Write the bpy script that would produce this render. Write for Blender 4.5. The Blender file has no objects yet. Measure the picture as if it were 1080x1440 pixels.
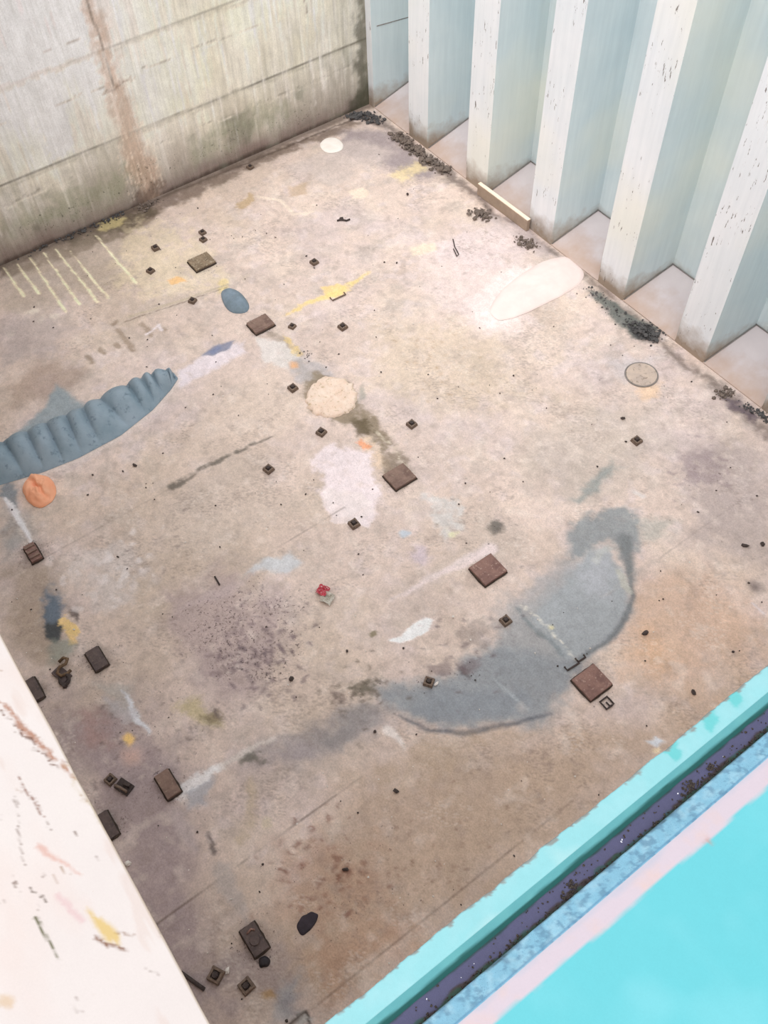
import bpy, bmesh, math, random
import numpy as np
from mathutils import Vector, Matrix, noise as mnoise

SC = bpy.context.scene
COL = SC.collection
DECK = 7.0          # level of the hatch coaming above the hold floor, metres

# ------------------------------------------------------------------ helpers
def lin(c):
    return tuple((v/255/12.92 if v/255 <= .04045 else ((v/255+.055)/1.055)**2.4) for v in c)

def link(o, parent=None):
    COL.objects.link(o)
    if parent is not None:
        o.parent = parent
    return o

def tag(o, label=None, cat=None, group=None, kind=None):
    if label: o['label'] = label
    if cat: o['category'] = cat
    if group: o['group'] = group
    if kind: o['kind'] = kind
    return o

def obj(name, bm, mat, parent=None, smooth=False, loc=None):
    me = bpy.data.meshes.new(name)
    bm.to_mesh(me); bm.free()
    for m in (mat if isinstance(mat, (list, tuple)) else [mat]):
        me.materials.append(m)
    if smooth:
        for p in me.polygons: p.use_smooth = True
    o = bpy.data.objects.new(name, me)
    if loc is not None: o.location = loc
    return link(o, parent)

def thing(name, label, cat, loc, rotz=0, group=None):
    o = bpy.data.objects.new(name, None)
    o.empty_display_size = .05
    o.location = loc; o.rotation_euler = (0, 0, rotz)
    link(o)
    return tag(o, label, cat, group)

def add_box(bm, c, s, rz=0, bevel=0, tilt=None):
    r = bmesh.ops.create_cube(bm, size=1)
    vs = r['verts']
    for v in vs: v.co = Vector((v.co.x*s[0], v.co.y*s[1], v.co.z*s[2]))
    if bevel:
        es = list({e for v in vs for e in v.link_edges})
        b = bmesh.ops.bevel(bm, geom=es, offset=bevel, segments=2, affect='EDGES', profile=.6)
        vs = list({v for f in b['faces'] for v in f.verts} | {v for v in vs if v.is_valid})
    M = Matrix.Translation(c) @ Matrix.Rotation(rz, 4, 'Z')
    if tilt: M = M @ Matrix.Rotation(tilt[1], 4, tilt[0])
    for v in vs: v.co = M @ v.co
    return vs

def add_tube(bm, pts, r, seg=8, closed=False):
    pts = [Vector(p) for p in pts]; n = len(pts); rings = []
    for i, p in enumerate(pts):
        a = pts[(i-1) % n] if (closed or i) else p
        b = pts[(i+1) % n] if (closed or i < n-1) else p
        t = (b-a).normalized()
        up = Vector((0, 0, 1)) if abs(t.z) < .9 else Vector((1, 0, 0))
        u = t.cross(up).normalized(); w = u.cross(t)
        rr = r[i] if isinstance(r, (list, tuple)) else r
        rings.append([bm.verts.new(p + (u*math.cos(k*2*math.pi/seg) + w*math.sin(k*2*math.pi/seg))*rr) for k in range(seg)])
    for i in range(n if closed else n-1):
        A, B = rings[i], rings[(i+1) % n]
        for k in range(seg):
            bm.faces.new((A[k], A[(k+1) % seg], B[(k+1) % seg], B[k]))
    if not closed:
        bm.faces.new(rings[0][::-1]); bm.faces.new(rings[-1])

def add_cyl(bm, c, r1, r2, h, seg=16):
    lo = [bm.verts.new((c[0]+r1*math.cos(k*2*math.pi/seg), c[1]+r1*math.sin(k*2*math.pi/seg), c[2])) for k in range(seg)]
    hi = [bm.verts.new((c[0]+r2*math.cos(k*2*math.pi/seg), c[1]+r2*math.sin(k*2*math.pi/seg), c[2]+h)) for k in range(seg)]
    for k in range(seg):
        bm.faces.new((lo[k], lo[(k+1) % seg], hi[(k+1) % seg], hi[k]))
    bm.faces.new(hi); bm.faces.new(lo[::-1])

def add_chunk(bm, c, r, rnd, flat=.7):
    ico = bmesh.ops.create_icosphere(bm, subdivisions=1, radius=r)['verts']
    sx, sy, sz = rnd.uniform(.6, 1.3), rnd.uniform(.6, 1.3), rnd.uniform(.5, 1)*flat
    rot = Matrix.Rotation(rnd.uniform(0, 6.28), 4, 'Z') @ Matrix.Rotation(rnd.uniform(-.5, .5), 4, 'X')
    for v in ico:
        k = rnd.uniform(.65, 1.2)
        v.co = rot @ Vector((v.co.x*sx*k, v.co.y*sy*k, v.co.z*sz*k)) + Vector(c)

# ------------------------------------------------------------------ node materials
class NT:
    def __init__(s, name):
        s.m = bpy.data.materials.new(name); s.m.use_nodes = True
        s.t = s.m.node_tree; s.t.nodes.clear()
        s.out = s.n('ShaderNodeOutputMaterial'); s.b = s.n('ShaderNodeBsdfPrincipled')
        s.l(s.b.outputs[0], s.out.inputs[0])
        s.tc = s.n('ShaderNodeTexCoord')
    def n(s, kind, **kw):
        x = s.t.nodes.new(kind)
        for k, v in kw.items(): setattr(x, k, v)
        return x
    def l(s, a, b): s.t.links.new(a, b)
    def put(s, sock, v):
        if hasattr(v, 'links'): s.l(v, sock)
        else: sock.default_value = v
    def noise(s, scale, detail=4, rough=.6, stretch=None, dist=0):
        co = s.tc.outputs['Object']
        if stretch:
            mp = s.n('ShaderNodeMapping'); mp.inputs['Scale'].default_value = stretch
            s.l(co, mp.inputs[0]); co = mp.outputs[0]
        x = s.n('ShaderNodeTexNoise'); x.inputs['Scale'].default_value = scale
        x.inputs['Detail'].default_value = detail; x.inputs['Roughness'].default_value = rough
        x.inputs['Distortion'].default_value = dist
        s.l(co, x.inputs['Vector']); return x.outputs['Fac']
    def ramp(s, f, a, b, lo=0., hi=1.):
        x = s.n('ShaderNodeMapRange'); x.inputs[1].default_value = a; x.inputs[2].default_value = b
        x.inputs[3].default_value = lo; x.inputs[4].default_value = hi
        s.put(x.inputs[0], f); return x.outputs[0]
    def math(s, op, a, b=0.):
        x = s.n('ShaderNodeMath', operation=op); s.put(x.inputs[0], a); s.put(x.inputs[1], b); return x.outputs[0]
    def mix(s, f, a, b, mode='MIX'):
        x = s.n('ShaderNodeMix', data_type='RGBA', blend_type=mode)
        s.put(x.inputs[0], f)
        s.put(x.inputs[6], (*a, 1) if isinstance(a, tuple) else a)
        s.put(x.inputs[7], (*b, 1) if isinstance(b, tuple) else b)
        return x.outputs[2]
    def attr(s, name):
        return s.n('ShaderNodeAttribute', attribute_name=name)
    def bump(s, h, strength=.3, dist=.01):
        x = s.n('ShaderNodeBump'); x.inputs['Strength'].default_value = strength
        x.inputs['Distance'].default_value = dist
        s.l(h, x.inputs['Height']); s.l(x.outputs[0], s.b.inputs['Normal'])
    def done(s, color, rough=.8, metal=0., spec=.3):
        s.put(s.b.inputs['Base Color'], (*color, 1) if isinstance(color, tuple) else color)
        s.put(s.b.inputs['Roughness'], rough); s.put(s.b.inputs['Metallic'], metal)
        s.b.inputs['Specular IOR Level'].default_value = spec
        return s.m

def mottled(name, c1, c2, scale=8, rough=.85, c3=None, bump=.4, dist=.006, spec=.25):
    k = NT(name)
    a = k.noise(scale, 6, .65)
    c = k.mix(k.ramp(a, .35, .65), lin(c1), lin(c2))
    if c3:
        c = k.mix(k.ramp(k.noise(scale*3.1, 5, .7), .56, .66), c, lin(c3))
    k.bump(k.noise(scale*5, 6, .7), bump, dist)
    return k.done(c, rough, 0, spec)

# ------------------------------------------------------------------ procedural stain painter on dense grids
_r = np.random.default_rng(7)
_T = _r.random((256, 256))
def vnoise(x, y, s=1., o=0.):
    x = x*s+o*17.3+100; y = y*s+o*9.7+100
    xi = np.floor(x).astype(int); yi = np.floor(y).astype(int)
    fx = x-xi; fy = y-yi; fx = fx*fx*(3-2*fx); fy = fy*fy*(3-2*fy)
    g = lambda a, b: _T[a & 255, b & 255]
    return (g(xi, yi)*(1-fx)+g(xi+1, yi)*fx)*(1-fy)+(g(xi, yi+1)*(1-fx)+g(xi+1, yi+1)*fx)*fy
def fbm(x, y, s, oct=4, o=0.):
    t = 0; a = .5; n = 0
    for k in range(oct):
        t = t+a*vnoise(x, y, s*2**k, o+k*3.1); n += a; a *= .55
    return t/n

class Canvas:
    def __init__(s, X, Y, base):
        s.X, s.Y = X, Y
        s.c = np.empty((X.size, 3)); s.c[:] = lin(base)
        s.speck = np.zeros(X.size); s.wet = np.zeros(X.size)
    def _apply(s, idx, m, color, layer=None):
        if color is not None:
            m3 = m[:, None]
            s.c[idx] = s.c[idx]*(1-m3)+np.array(lin(color))*m3
        if layer:
            a = getattr(s, layer); a[idx] = np.maximum(a[idx], m)
    def _box(s, pts, pad):
        p = np.array(pts)
        lo = p.min(0)-pad; hi = p.max(0)+pad
        return np.nonzero((s.X > lo[0]) & (s.X < hi[0]) & (s.Y > lo[1]) & (s.Y < hi[1]))[0]
    def _mask(s, d, x, y, soft, grain, gs, seed):
        m = np.clip(.5-d/soft, 0, 1); m = m*m*(3-2*m)
        if grain:
            g = fbm(x, y, gs, 4, seed+5)
            m = m*np.clip((g-.5)*grain*4+ .5 + (m-.5)*1.2, 0, 1)
        return m
    def poly(s, pts, color, alpha=1., soft=.1, wob=.05, ws=4., grain=None, gs=10., seed=0, layer=None):
        if grain is None: grain = .16 if soft > .04 else 0
        idx = s._box(pts, soft+wob*2)
        if not idx.size: return
        x = s.X[idx]; y = s.Y[idx]
        wx = x+((fbm(x, y, ws, 4, seed+1)-.5)*4+(fbm(x, y, ws*5, 3, seed+3)-.5)*1.6)*wob; wy = y+((fbm(x, y, ws, 4, seed+2)-.5)*4+(fbm(x, y, ws*5, 3, seed+4)-.5)*1.6)*wob
        d = np.full(x.size, 1e9); ins = np.zeros(x.size, bool)
        n = len(pts)
        for i in range(n):
            (ax, ay), (bx, by) = pts[i], pts[(i+1) % n]
            ex, ey = bx-ax, by-ay
            t = np.clip(((wx-ax)*ex+(wy-ay)*ey)/(ex*ex+ey*ey+1e-12), 0, 1)
            d = np.minimum(d, np.hypot(wx-ax-t*ex, wy-ay-t*ey))
            if ay != by:
                c = ((ay > wy) != (by > wy)) & (wx < ex*(wy-ay)/(by-ay)+ax)
                ins ^= c
        d = np.where(ins, -d, d)
        s._apply(idx, s._mask(d, x, y, soft, grain, gs, seed)*alpha, color, layer)
    def line(s, pts, w, color, alpha=1., soft=.03, wob=.02, ws=6., grain=0, gs=14., seed=0, layer=None):
        ws_ = w if isinstance(w, (list, tuple)) else [w]*len(pts)
        idx = s._box(pts, soft+max(ws_)+wob*2)
        if not idx.size: return
        x = s.X[idx]; y = s.Y[idx]
        wx = x+((fbm(x, y, ws, 4, seed+1)-.5)*4+(fbm(x, y, ws*5, 3, seed+3)-.5)*1.6)*wob; wy = y+((fbm(x, y, ws, 4, seed+2)-.5)*4+(fbm(x, y, ws*5, 3, seed+4)-.5)*1.6)*wob
        d = np.full(x.size, 1e9)
        for i in range(len(pts)-1):
            (ax, ay), (bx, by) = pts[i], pts[i+1]
            ex, ey = bx-ax, by-ay
            t = np.clip(((wx-ax)*ex+(wy-ay)*ey)/(ex*ex+ey*ey+1e-12), 0, 1)
            d = np.minimum(d, np.hypot(wx-ax-t*ex, wy-ay-t*ey)-(ws_[i]*(1-t)+ws_[i+1]*t))
        s._apply(idx, s._mask(d, x, y, soft, grain, gs, seed)*alpha, color, layer)
    def spot(s, p, r, color, alpha=1., soft=.04, **k):
        s.line([p, (p[0]+1e-4, p[1])], r, color, alpha, soft, **k)
    def field(s, m, color, alpha=1.):
        s._apply(np.arange(s.X.size), np.clip(m, 0, 1)*alpha, color)

def grid_mesh(name, us, vs, place, mat, canvas_fn, base, parent=None, gain=1.):
    U, V = np.meshgrid(us, vs, indexing='ij')
    nu, nv = len(us), len(vs)
    X, Y = U.ravel(), V.ravel()
    cv = Canvas(X, Y, base); canvas_fn(cv)
    cv.c = np.clip(cv.c*gain, 0, .9)
    co = place(X, Y)
    i = np.arange(nu*nv).reshape(nu, nv)
    q = np.stack([i[:-1, :-1], i[1:, :-1], i[1:, 1:], i[:-1, 1:]], -1).reshape(-1, 4)
    me = bpy.data.meshes.new(name)
    me.vertices.add(nu*nv); me.vertices.foreach_set('co', co.astype(np.float32).ravel())
    me.loops.add(q.size); me.loops.foreach_set('vertex_index', q.ravel().astype(np.int32))
    me.polygons.add(len(q)); me.polygons.foreach_set('loop_start', (np.arange(len(q))*4).astype(np.int32))
    me.update(calc_edges=True)
    a = me.attributes.new('stain', 'FLOAT_COLOR', 'POINT')
    a.data.foreach_set('color', np.concatenate([cv.c, np.ones((nu*nv, 1))], 1).astype(np.float32).ravel())
    b = me.attributes.new('wear', 'FLOAT_COLOR', 'POINT')
    b.data.foreach_set('color', np.stack([cv.speck, cv.wet, np.zeros(nu*nv), np.ones(nu*nv)], 1).astype(np.float32).ravel())
    me.materials.append(mat)
    o = bpy.data.objects.new(name, me)
    return link(o, parent)

def stain_material(name, grit=1., speck_col=(70, 58, 58), scale=9., rough=.85, spec=.2, bump=.25, streak=None):
    k = NT(name)
    c = k.attr('stain').outputs['Color']
    w = k.n('ShaderNodeSeparateColor'); k.l(k.attr('wear').outputs['Color'], w.inputs[0])
    big = k.noise(scale*.12, 5, .62)
    c = k.mix(1., c, k.mix(k.ramp(big, .3, .7), (1-.10*grit,)*3, (1+.08*grit,)*3), 'MULTIPLY')
    mid = k.noise(scale, 6, .7)
    c = k.mix(1., c, k.mix(k.ramp(mid, .3, .7), (1-.13*grit, 1-.14*grit, 1-.15*grit), (1+.10*grit,)*3), 'MULTIPLY')
    fine = k.noise(scale*7, 3, .7)
    c = k.mix(1., c, k.mix(k.ramp(fine, .3, .7), (1-.16*grit,)*3, (1+.12*grit,)*3), 'MULTIPLY')
    if streak:
        st = k.noise(1, 5, .65, streak)
        c = k.mix(1., c, k.mix(k.ramp(st, .3, .7), (.88, .88, .87), (1.10, 1.10, 1.11)), 'MULTIPLY')
    # dark specks, dense where the wear mask says so
    sp = k.noise(scale*3.2, 4, .75)
    cl = k.noise(scale*.35, 4, .6)
    th = k.math('ADD', k.math('MULTIPLY', w.outputs[0], .17), k.math('MULTIPLY', cl, .16))
    f = k.ramp(k.math('ADD', sp, th), .80, .86)
    c = k.mix(k.math('MULTIPLY', f, .75), c, lin(speck_col))
    r = k.ramp(w.outputs[1], 0, 1, rough, .42)
    k.bump(k.math('ADD', mid, k.math('MULTIPLY', fine, .5)), bump, .01)
    return k.done(c, r, 0, spec)

# ------------------------------------------------------------------ floor of the hold
def paint_floor(c):
    X, Y = c.X, c.Y
    W = lambda p: p
    # broad dust tones
    c.field((fbm(X, Y, 1.3, 5, 21)-.47)*4, (202, 188, 190), .55)
    c.field((fbm(X, Y, 2.1, 5, 22)-.52)*5, (228, 211, 196), .5)
    c.field((fbm(X, Y, 3.4, 5, 23)-.55)*6, (186, 174, 166), .5)
    c.field((fbm(X, Y, 5.2, 4, 24)-.58)*7, (222, 208, 208), .45)
    c.field((fbm(X, Y, .35, 4, 1)-.42)*2.2, (212, 194, 184), .6)
    c.field((fbm(X, Y, .6, 4, 6)-.5)*3, (190, 172, 150), .5)
    c.poly([(9.547, -6.572), (10.462, -4.328), (10.672, -2.404), (11.327, -3.163), (11.064, -8.304), (10.409, -9.202), (9.567, -7.937)], (186, 162, 140), .75, 1.2, .2, 1.2)
    c.poly([(9.415, -3.193), (9.618, -2.613), (10.282, -2.187), (10.898, -2.667), (10.842, -3.687), (10.235, -4.106), (9.802, -3.998)], (212, 180, 156), .75, .9, .15, 1.5)
    c.poly([(9.754, -3.634), (9.922, -3.263), (10.545, -3.689), (10.279, -4.046)], (220, 182, 150), .6, .5, .12, 2)
    c.poly([(6.703, -9.398), (7.178, -8.22), (8.247, -7.959), (9.828, -8.643), (10.409, -9.202), (10.044, -9.704), (7.714, -9.296)], (164, 148, 150), .85, .9, .2, 1)
    c.poly([(4.817, -8.857), (5.36, -8.293), (6.537, -8.666), (6.537, -9.082), (5.696, -9.22)], (168, 150, 132), .7, .5, .1, 2)
    c.poly([(3.842, -8.453), (4.356, -8.3), (4.936, -8.372), (4.909, -8.895)], (160, 160, 160), .75, .5, .1, 2)
    c.poly([(6.391, -7.541), (6.47, -6.653), (7.232, -6.263), (7.803, -6.54), (8.087, -6.997), (7.864, -7.566), (7.019, -7.877)], (180, 162, 160), .8, .5, .2, 1.2)
    c.poly([(8.318, -1.624), (8.8, -0.237), (10.128, -1.775), (9.35, -2.332)], (184, 170, 166), .85, .7, .2, 1.2)
    c.poly([(6.871, -1.582), (7.606, -1.025), (8.476, -1.416), (8.622, -2.292), (8.266, -3.108), (7.273, -3.371)], (196, 184, 174), .6, .8, .2, 1)
    c.poly([(9.374, -7.976), (9.888, -7.165), (10.518, -7.289), (10.364, -8.214), (9.854, -8.506)], (186, 150, 128), .5, .6, .15, 2, grain=.5)
    c.poly([(10.315, -8.181), (10.567, -7.325), (10.962, -7.297), (10.975, -8.242)], (186, 146, 120), .5, .5, .15, 2, grain=.5)
    c.poly([(9.308, -10.713), (10.021, -8.682), (10.375, -8.298), (10.955, -8.453)], (166, 152, 152), .7, .5, .15, 2)
    c.poly([(2.976, -1.719), (4.524, -0.25), (5.832, -1.661), (5.303, -2.351), (4.455, -2.313)], (232, 214, 210), .75, .9, .15, 1.5)
    c.poly([(3.109, -0.733), (4.029, -0.097), (4.588, -0.167), (4.551, -1.224), (3.744, -1.768)], (228, 212, 212), .6, .5, .15, 2)
    c.poly([(4.128, -5.591), (3.939, -4.131), (4.733, -3.964), (5.194, -5.373), (4.926, -6.658)], (222, 204, 190), .6, .6, .1, 2)
    c.poly([(4.082, -3.033), (5.493, -1.88), (6.719, -2.188), (6.316, -3.51), (5.173, -3.809)], (214, 196, 174), .6, .7, .2, 1.6, grain=.4)
    c.poly([(5.231, -8.143), (5.545, -7.561), (6.057, -7.363), (6.345, -8.055), (5.975, -8.401)], (214, 204, 200), .7, .35, .12, 2.5, grain=.7)
    c.poly([(5.456, -7.515), (4.955, -6.067), (5.388, -5.494), (6.33, -5.679), (6.321, -6.852)], (206, 190, 178), .6, .5, .1, 2)
    # flecks of grime and pale scale
    rg = np.random.default_rng(3); n_ = X.size
    cl = fbm(X, Y, 2.2, 5, 31); down = np.clip((X-2)/7, 0, 1)*.05
    c.field((rg.random(n_)*.45+cl*.85+down-.93)/.08, (134, 118, 112), .34)
    cl = fbm(X, Y, 2.6, 5, 37)
    c.field((rg.random(n_)*.45+cl*.85+down-.95)/.08, (236, 226, 218), .3)
    c.field((fbm(X, Y, 9, 4, 33)-.60)*6, (158, 142, 134), .3)
    c.field((fbm(X, Y, 7, 4, 34)-.61)*6, (232, 218, 208), .35)
    # along the left wall and in the far corner
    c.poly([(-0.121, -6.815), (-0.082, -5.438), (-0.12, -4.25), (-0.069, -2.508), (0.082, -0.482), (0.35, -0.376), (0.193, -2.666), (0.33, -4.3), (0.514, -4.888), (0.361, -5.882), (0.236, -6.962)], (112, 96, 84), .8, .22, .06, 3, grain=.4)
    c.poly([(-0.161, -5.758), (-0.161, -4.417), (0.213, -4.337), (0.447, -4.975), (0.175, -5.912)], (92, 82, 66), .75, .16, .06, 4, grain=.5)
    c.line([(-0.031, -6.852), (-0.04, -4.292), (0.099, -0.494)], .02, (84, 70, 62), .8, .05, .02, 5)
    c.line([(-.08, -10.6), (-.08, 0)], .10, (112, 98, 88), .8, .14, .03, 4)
    c.poly([(-0.227, -6.771), (0.032, -5.372), (0.649, -4.715), (1.26, -5.734), (1.238, -6.731), (0.861, -7.221)], (176, 162, 146), .5, .5, .1, 2)
    c.poly([(0.186, -0.847), (0.631, -0.284), (2.136, -0.25), (2.214, -0.596), (1.498, -0.912), (0.686, -1.331)], (158, 146, 148), .85, .35, .08, 2.5)
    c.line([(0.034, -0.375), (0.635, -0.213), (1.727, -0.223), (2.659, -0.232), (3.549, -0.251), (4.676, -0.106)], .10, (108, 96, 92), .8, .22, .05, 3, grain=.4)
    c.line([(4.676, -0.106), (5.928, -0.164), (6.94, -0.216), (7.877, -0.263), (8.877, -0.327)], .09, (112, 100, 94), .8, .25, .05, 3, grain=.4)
    c.poly([(0.466, -2.227), (0.5, -0.774), (1.334, -0.507), (1.413, -1.825)], (206, 192, 186), .7, .3, .08, 3)
    c.poly([(0.789, -3.287), (0.702, -2.908), (0.934, -2.958), (1.004, -3.35)], (190, 164, 128), .8, .08, .04, 6)
    c.poly([(0.959, -2.404), (1.077, -2.076), (1.298, -2.262), (1.192, -2.513)], (192, 168, 142), .7, .12, .04, 5)
    c.line([(0.858, -2.912), (1.192, -2.685), (1.573, -2.705), (1.734, -2.442)], [.02, .03, .03, .02], (236, 220, 204), .8, .05, .03, 5)
    c.poly([(1.663, -1.032), (1.711, -0.428), (1.972, -0.339), (2.049, -0.894)], (232, 212, 168), .8, .2, .06, 5, grain=.6)
    c.poly([(1.613, -1.743), (1.705, -1.451), (1.935, -1.505), (1.857, -1.776)], (236, 218, 200), .9, .08, .03, 6)
    c.poly([(3.308, -1.767), (3.407, -1.376), (3.636, -1.447), (3.492, -1.839)], (234, 218, 196), .8, .1, .03, 6)
    c.poly([(4.704, -1.871), (4.547, -1.353), (4.561, -0.763), (4.937, -0.478), (5.32, -0.953), (5.528, -1.655), (5.434, -1.957), (5.126, -2.02)], (240, 224, 220), 1., .35, .06, 4, grain=.2)
    # yellow and orange stains near the first pads
    c.poly([(0.141, -4.82), (0.619, -4.206), (1.945, -4.094), (2.538, -4.323), (1.976, -5.295), (1.26, -5.734)], (230, 214, 182), .5, .4, .14, 4, grain=.8)
    c.poly([(-0.325, -5.14), (0.064, -4.781), (0.227, -4.985), (0.1, -5.285)], (206, 190, 140), .7, .1, .05, 5)
    c.poly([(1.723, -4.986), (1.738, -4.817), (1.909, -4.746), (1.855, -4.964)], (240, 196, 140), .9, .06, .02, 8)
    c.poly([(2.184, -4.414), (2.213, -4.252), (2.513, -4.404), (2.387, -4.52)], (238, 218, 160), .8, .08, .03, 8)
    c.poly([(3.383, -4.058), (3.325, -3.734), (3.391, -3.168), (3.359, -2.518), (3.541, -3.023), (3.513, -3.251), (3.435, -3.685)], (238, 212, 152), .95, .06, .03, 6, grain=.5)
    c.poly([(3.204, -3.264), (3.299, -3.043), (3.529, -2.99), (3.55, -3.251), (3.402, -3.347)], (240, 208, 140), .8, .05, .02, 6)
    c.line([(2.065, -5.773), (2.169, -5.283), (2.286, -4.651), (2.345, -4.329)], .02, (196, 182, 160), .8, .04, .01, 6)
    c.line([(2.112, -5.875), (2.232, -5.202), (2.384, -4.376)], .012, (120, 104, 90), .7, .03, .01, 6, grain=.6)
    # the pale yellow scratches running out from the left wall
    for n_, L in enumerate(([(-0.028, -6.797), (0.735, -6.808)], [(0.023, -6.604), (0.82, -6.601)], [(0.006, -6.392), (1.411, -6.458)], [(0.027, -6.182), (1.382, -6.234)], [(0.064, -6.002), (1.506, -6.001)], [(0.243, -5.85), (1.52, -5.839)], [(0.158, -5.373), (1.496, -5.38)])):
        c.line(L, [.012, .028], (250, 238, 204), .95, .03, .008, 9, grain=.5, gs=9, seed=n_)
    for p in ([(1.36, -6.807)], [(1.412, -6.623)], [(1.334, -7.257)], [(1.156, -6.837)]):
        c.spot(p[0], .05, (236, 226, 212), .8, .1, wob=.04)
    for L in ([(2.424, -6.596), (2.57, -6.58)], [(2.384, -6.383), (2.5, -6.364)], [(2.058, -6.015), (2.031, -5.98)], [(2.178, -6.02), (2.692, -6.026)], [(2.449, -6.165), (2.522, -6.159)], [(2.304, -5.694), (2.591, -5.71)], [(2.477, -5.538), (2.613, -5.498)]):
        c.line(L, .035, (164, 146, 130), .85, .05, .02, 8)
    c.line([(2.529, -5.744), (2.452, -5.525), (2.589, -5.53)], .02, (236, 226, 228), .9, .04, .02, 8)
    c.poly([(1.134, -7.334), (1.238, -6.731), (1.814, -6.448), (2.021, -7.079), (1.913, -7.656)], (190, 176, 172), .6, .3, .1, 3)
    c.poly([(2.16, -7.758), (2.021, -7.079), (2.685, -6.646), (2.923, -7.174), (2.754, -8.003)], (176, 154, 140), .65, .4, .1, 2.5)
    # blue stain and pale halo round the long slick
    c.poly([(3.094, -7.949), (2.837, -7.39), (2.618, -7.158), (3.038, -7.022), (3.29, -6.937), (3.432, -7.308), (3.534, -7.944)], (146, 162, 170), .85, .16, .05, 3)
    c.poly([(3.38, -5.736), (3.362, -5.151), (3.49, -4.717), (3.676, -4.829), (3.685, -5.337), (3.687, -5.86)], (230, 220, 226), .85, .12, .03, 4, grain=.4)
    c.line([(3.563, -5.836), (3.818, -6.323), (3.953, -6.855), (3.97, -7.46), (3.859, -8.179)], .05, (226, 212, 204), .7, .1, .02, 5)
    c.poly([(3.354, -5.337), (3.291, -5.11), (3.364, -4.836), (3.469, -4.966), (3.455, -5.205)], (140, 142, 160), .95, .04, .015, 6)
    c.poly([(3.355, -5.226), (3.327, -5.063), (3.398, -5.037), (3.432, -5.191)], (128, 138, 168), .8, .04, .01, 6)
    c.poly([(3.528, -8.324), (4.002, -8.241), (4.277, -8.404), (3.944, -8.496)], (120, 134, 144), .8, .12, .03, 5)
    c.line([(4.007, -8.448), (4.375, -8.446), (4.785, -8.441)], [.02, .03, .01], (232, 228, 232), .9, .04, .01, 6)
    # middle row of stains
    c.line([(3.529, -4.395), (4.106, -4.354), (4.551, -4.414)], [.06, .12, .10], (170, 156, 142), .75, .15, .05, 4, grain=.5)
    c.poly([(3.521, -4.564), (3.819, -4.287), (4.25, -4.275), (4.298, -4.534), (3.926, -4.698)], (226, 220, 216), .8, .1, .04, 5, grain=.5)
    c.poly([(4.21, -4.478), (4.223, -4.2), (4.729, -4.076), (4.772, -4.334), (4.6, -4.559)], (184, 180, 182), .7, .1, .04, 5, grain=.5)
    c.poly([(3.673, -4.253), (3.868, -4.179), (4.212, -4.216), (4.135, -4.316)], (226, 200, 140), .8, .05, .03, 8, grain=.6)
    c.spot([(4.251, -4.425)][0], .06, (234, 180, 130), .8, .08)
    c.poly([(4.839, -4.658), (5.127, -4.681), (5.657, -4.377), (6.249, -4.357), (6.239, -4.184), (5.678, -4.056), (5.263, -4.101), (5.047, -3.974), (4.501, -4.268)], (142, 128, 108), .9, .14, .05, 5, grain=.45)
    c.poly([(5.505, -4.382), (5.652, -4.15), (5.925, -4.256), (5.828, -4.441)], (104, 92, 72), .85, .1, .05, 6, grain=.5)
    c.poly([(5.144, -3.95), (5.106, -3.854), (5.347, -3.99), (5.313, -4.136)], (130, 140, 130), .5, .08, .02, 6)
    c.poly([(5.801, -4.477), (5.882, -4.313), (6.321, -4.354), (6.535, -4.347), (6.561, -4.529), (6.233, -4.563)], (228, 204, 180), .8, .1, .04, 7, grain=.8, gs=22)
    c.poly([(5.856, -4.538), (5.835, -4.413), (6.058, -4.384), (6.033, -4.53)], (240, 168, 128), .9, .06, .03, 8)
    c.poly([(6.249, -4.357), (6.284, -4.162), (6.763, -4.19), (6.826, -4.498), (6.5, -4.539)], (136, 122, 106), .8, .14, .05, 5, grain=.5)
    c.line([(5.795, -4.196), (6.356, -4.215), (6.71, -4.26)], .012, (232, 220, 200), .8, .06, .03, 8, grain=.9, gs=30)
    c.poly([(5.712, -5.067), (5.732, -4.758), (6.142, -4.499), (6.725, -4.808), (6.968, -5.035), (6.84, -5.306), (6.578, -5.486), (6.196, -5.334)], (240, 226, 228), .95, .14, .08, 3, grain=.4)
    c.poly([(6.248, -5.265), (6.483, -4.954), (6.874, -4.957), (6.892, -5.188), (6.621, -5.463)], (240, 226, 224), .8, .05, .05, 6)
    c.poly([(7.003, -4.264), (7.293, -4.055), (7.69, -4.21), (7.696, -4.534), (7.292, -4.486)], (212, 210, 208), .75, .15, .06, 5, grain=.7)
    c.spot([(7.332, -4.853)][0], .06, (196, 206, 216), .9, .05)
    c.spot([(7.657, -4.387)][0], .06, (226, 226, 180), .7, .12, grain=.8, gs=26)
    c.spot([(7.677, -4.884)][0], .15, (214, 200, 214), .6, .2, grain=.6)
    c.line([(7.969, -5.506), (7.989, -5.02), (8.035, -4.645), (8.094, -4.166)], [.01, .03, .04, .08], (226, 212, 210), .85, .08, .02, 6)
    c.poly([(6.643, -6.708), (6.652, -6.33), (6.727, -6.084), (6.957, -6.036), (6.946, -6.272)], (206, 212, 218), .75, .12, .04, 4)
    c.poly([(6.705, -7.303), (6.68, -7.606), (6.593, -7.194), (6.701, -6.505), (6.836, -6.87)], (196, 180, 180), .4, .1, .03, 4)
    c.line([(5.066, -6.724), (5.048, -6.222), (5.093, -5.733), (5.126, -5.31)], [.06, .04, .03, .015], (100, 96, 88), .8, .05, .02, 6, grain=.75, gs=12)
    # fish shaped puddle patch with the reflected sky painted white, small white strokes
    c.poly([(8.33, -5.818), (8.388, -5.668), (8.342, -5.468), (8.364, -5.307), (8.439, -5.265), (8.51, -5.389), (8.492, -5.6), (8.443, -5.737)], (255, 250, 250), 1., .025, .01, 6)
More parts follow.
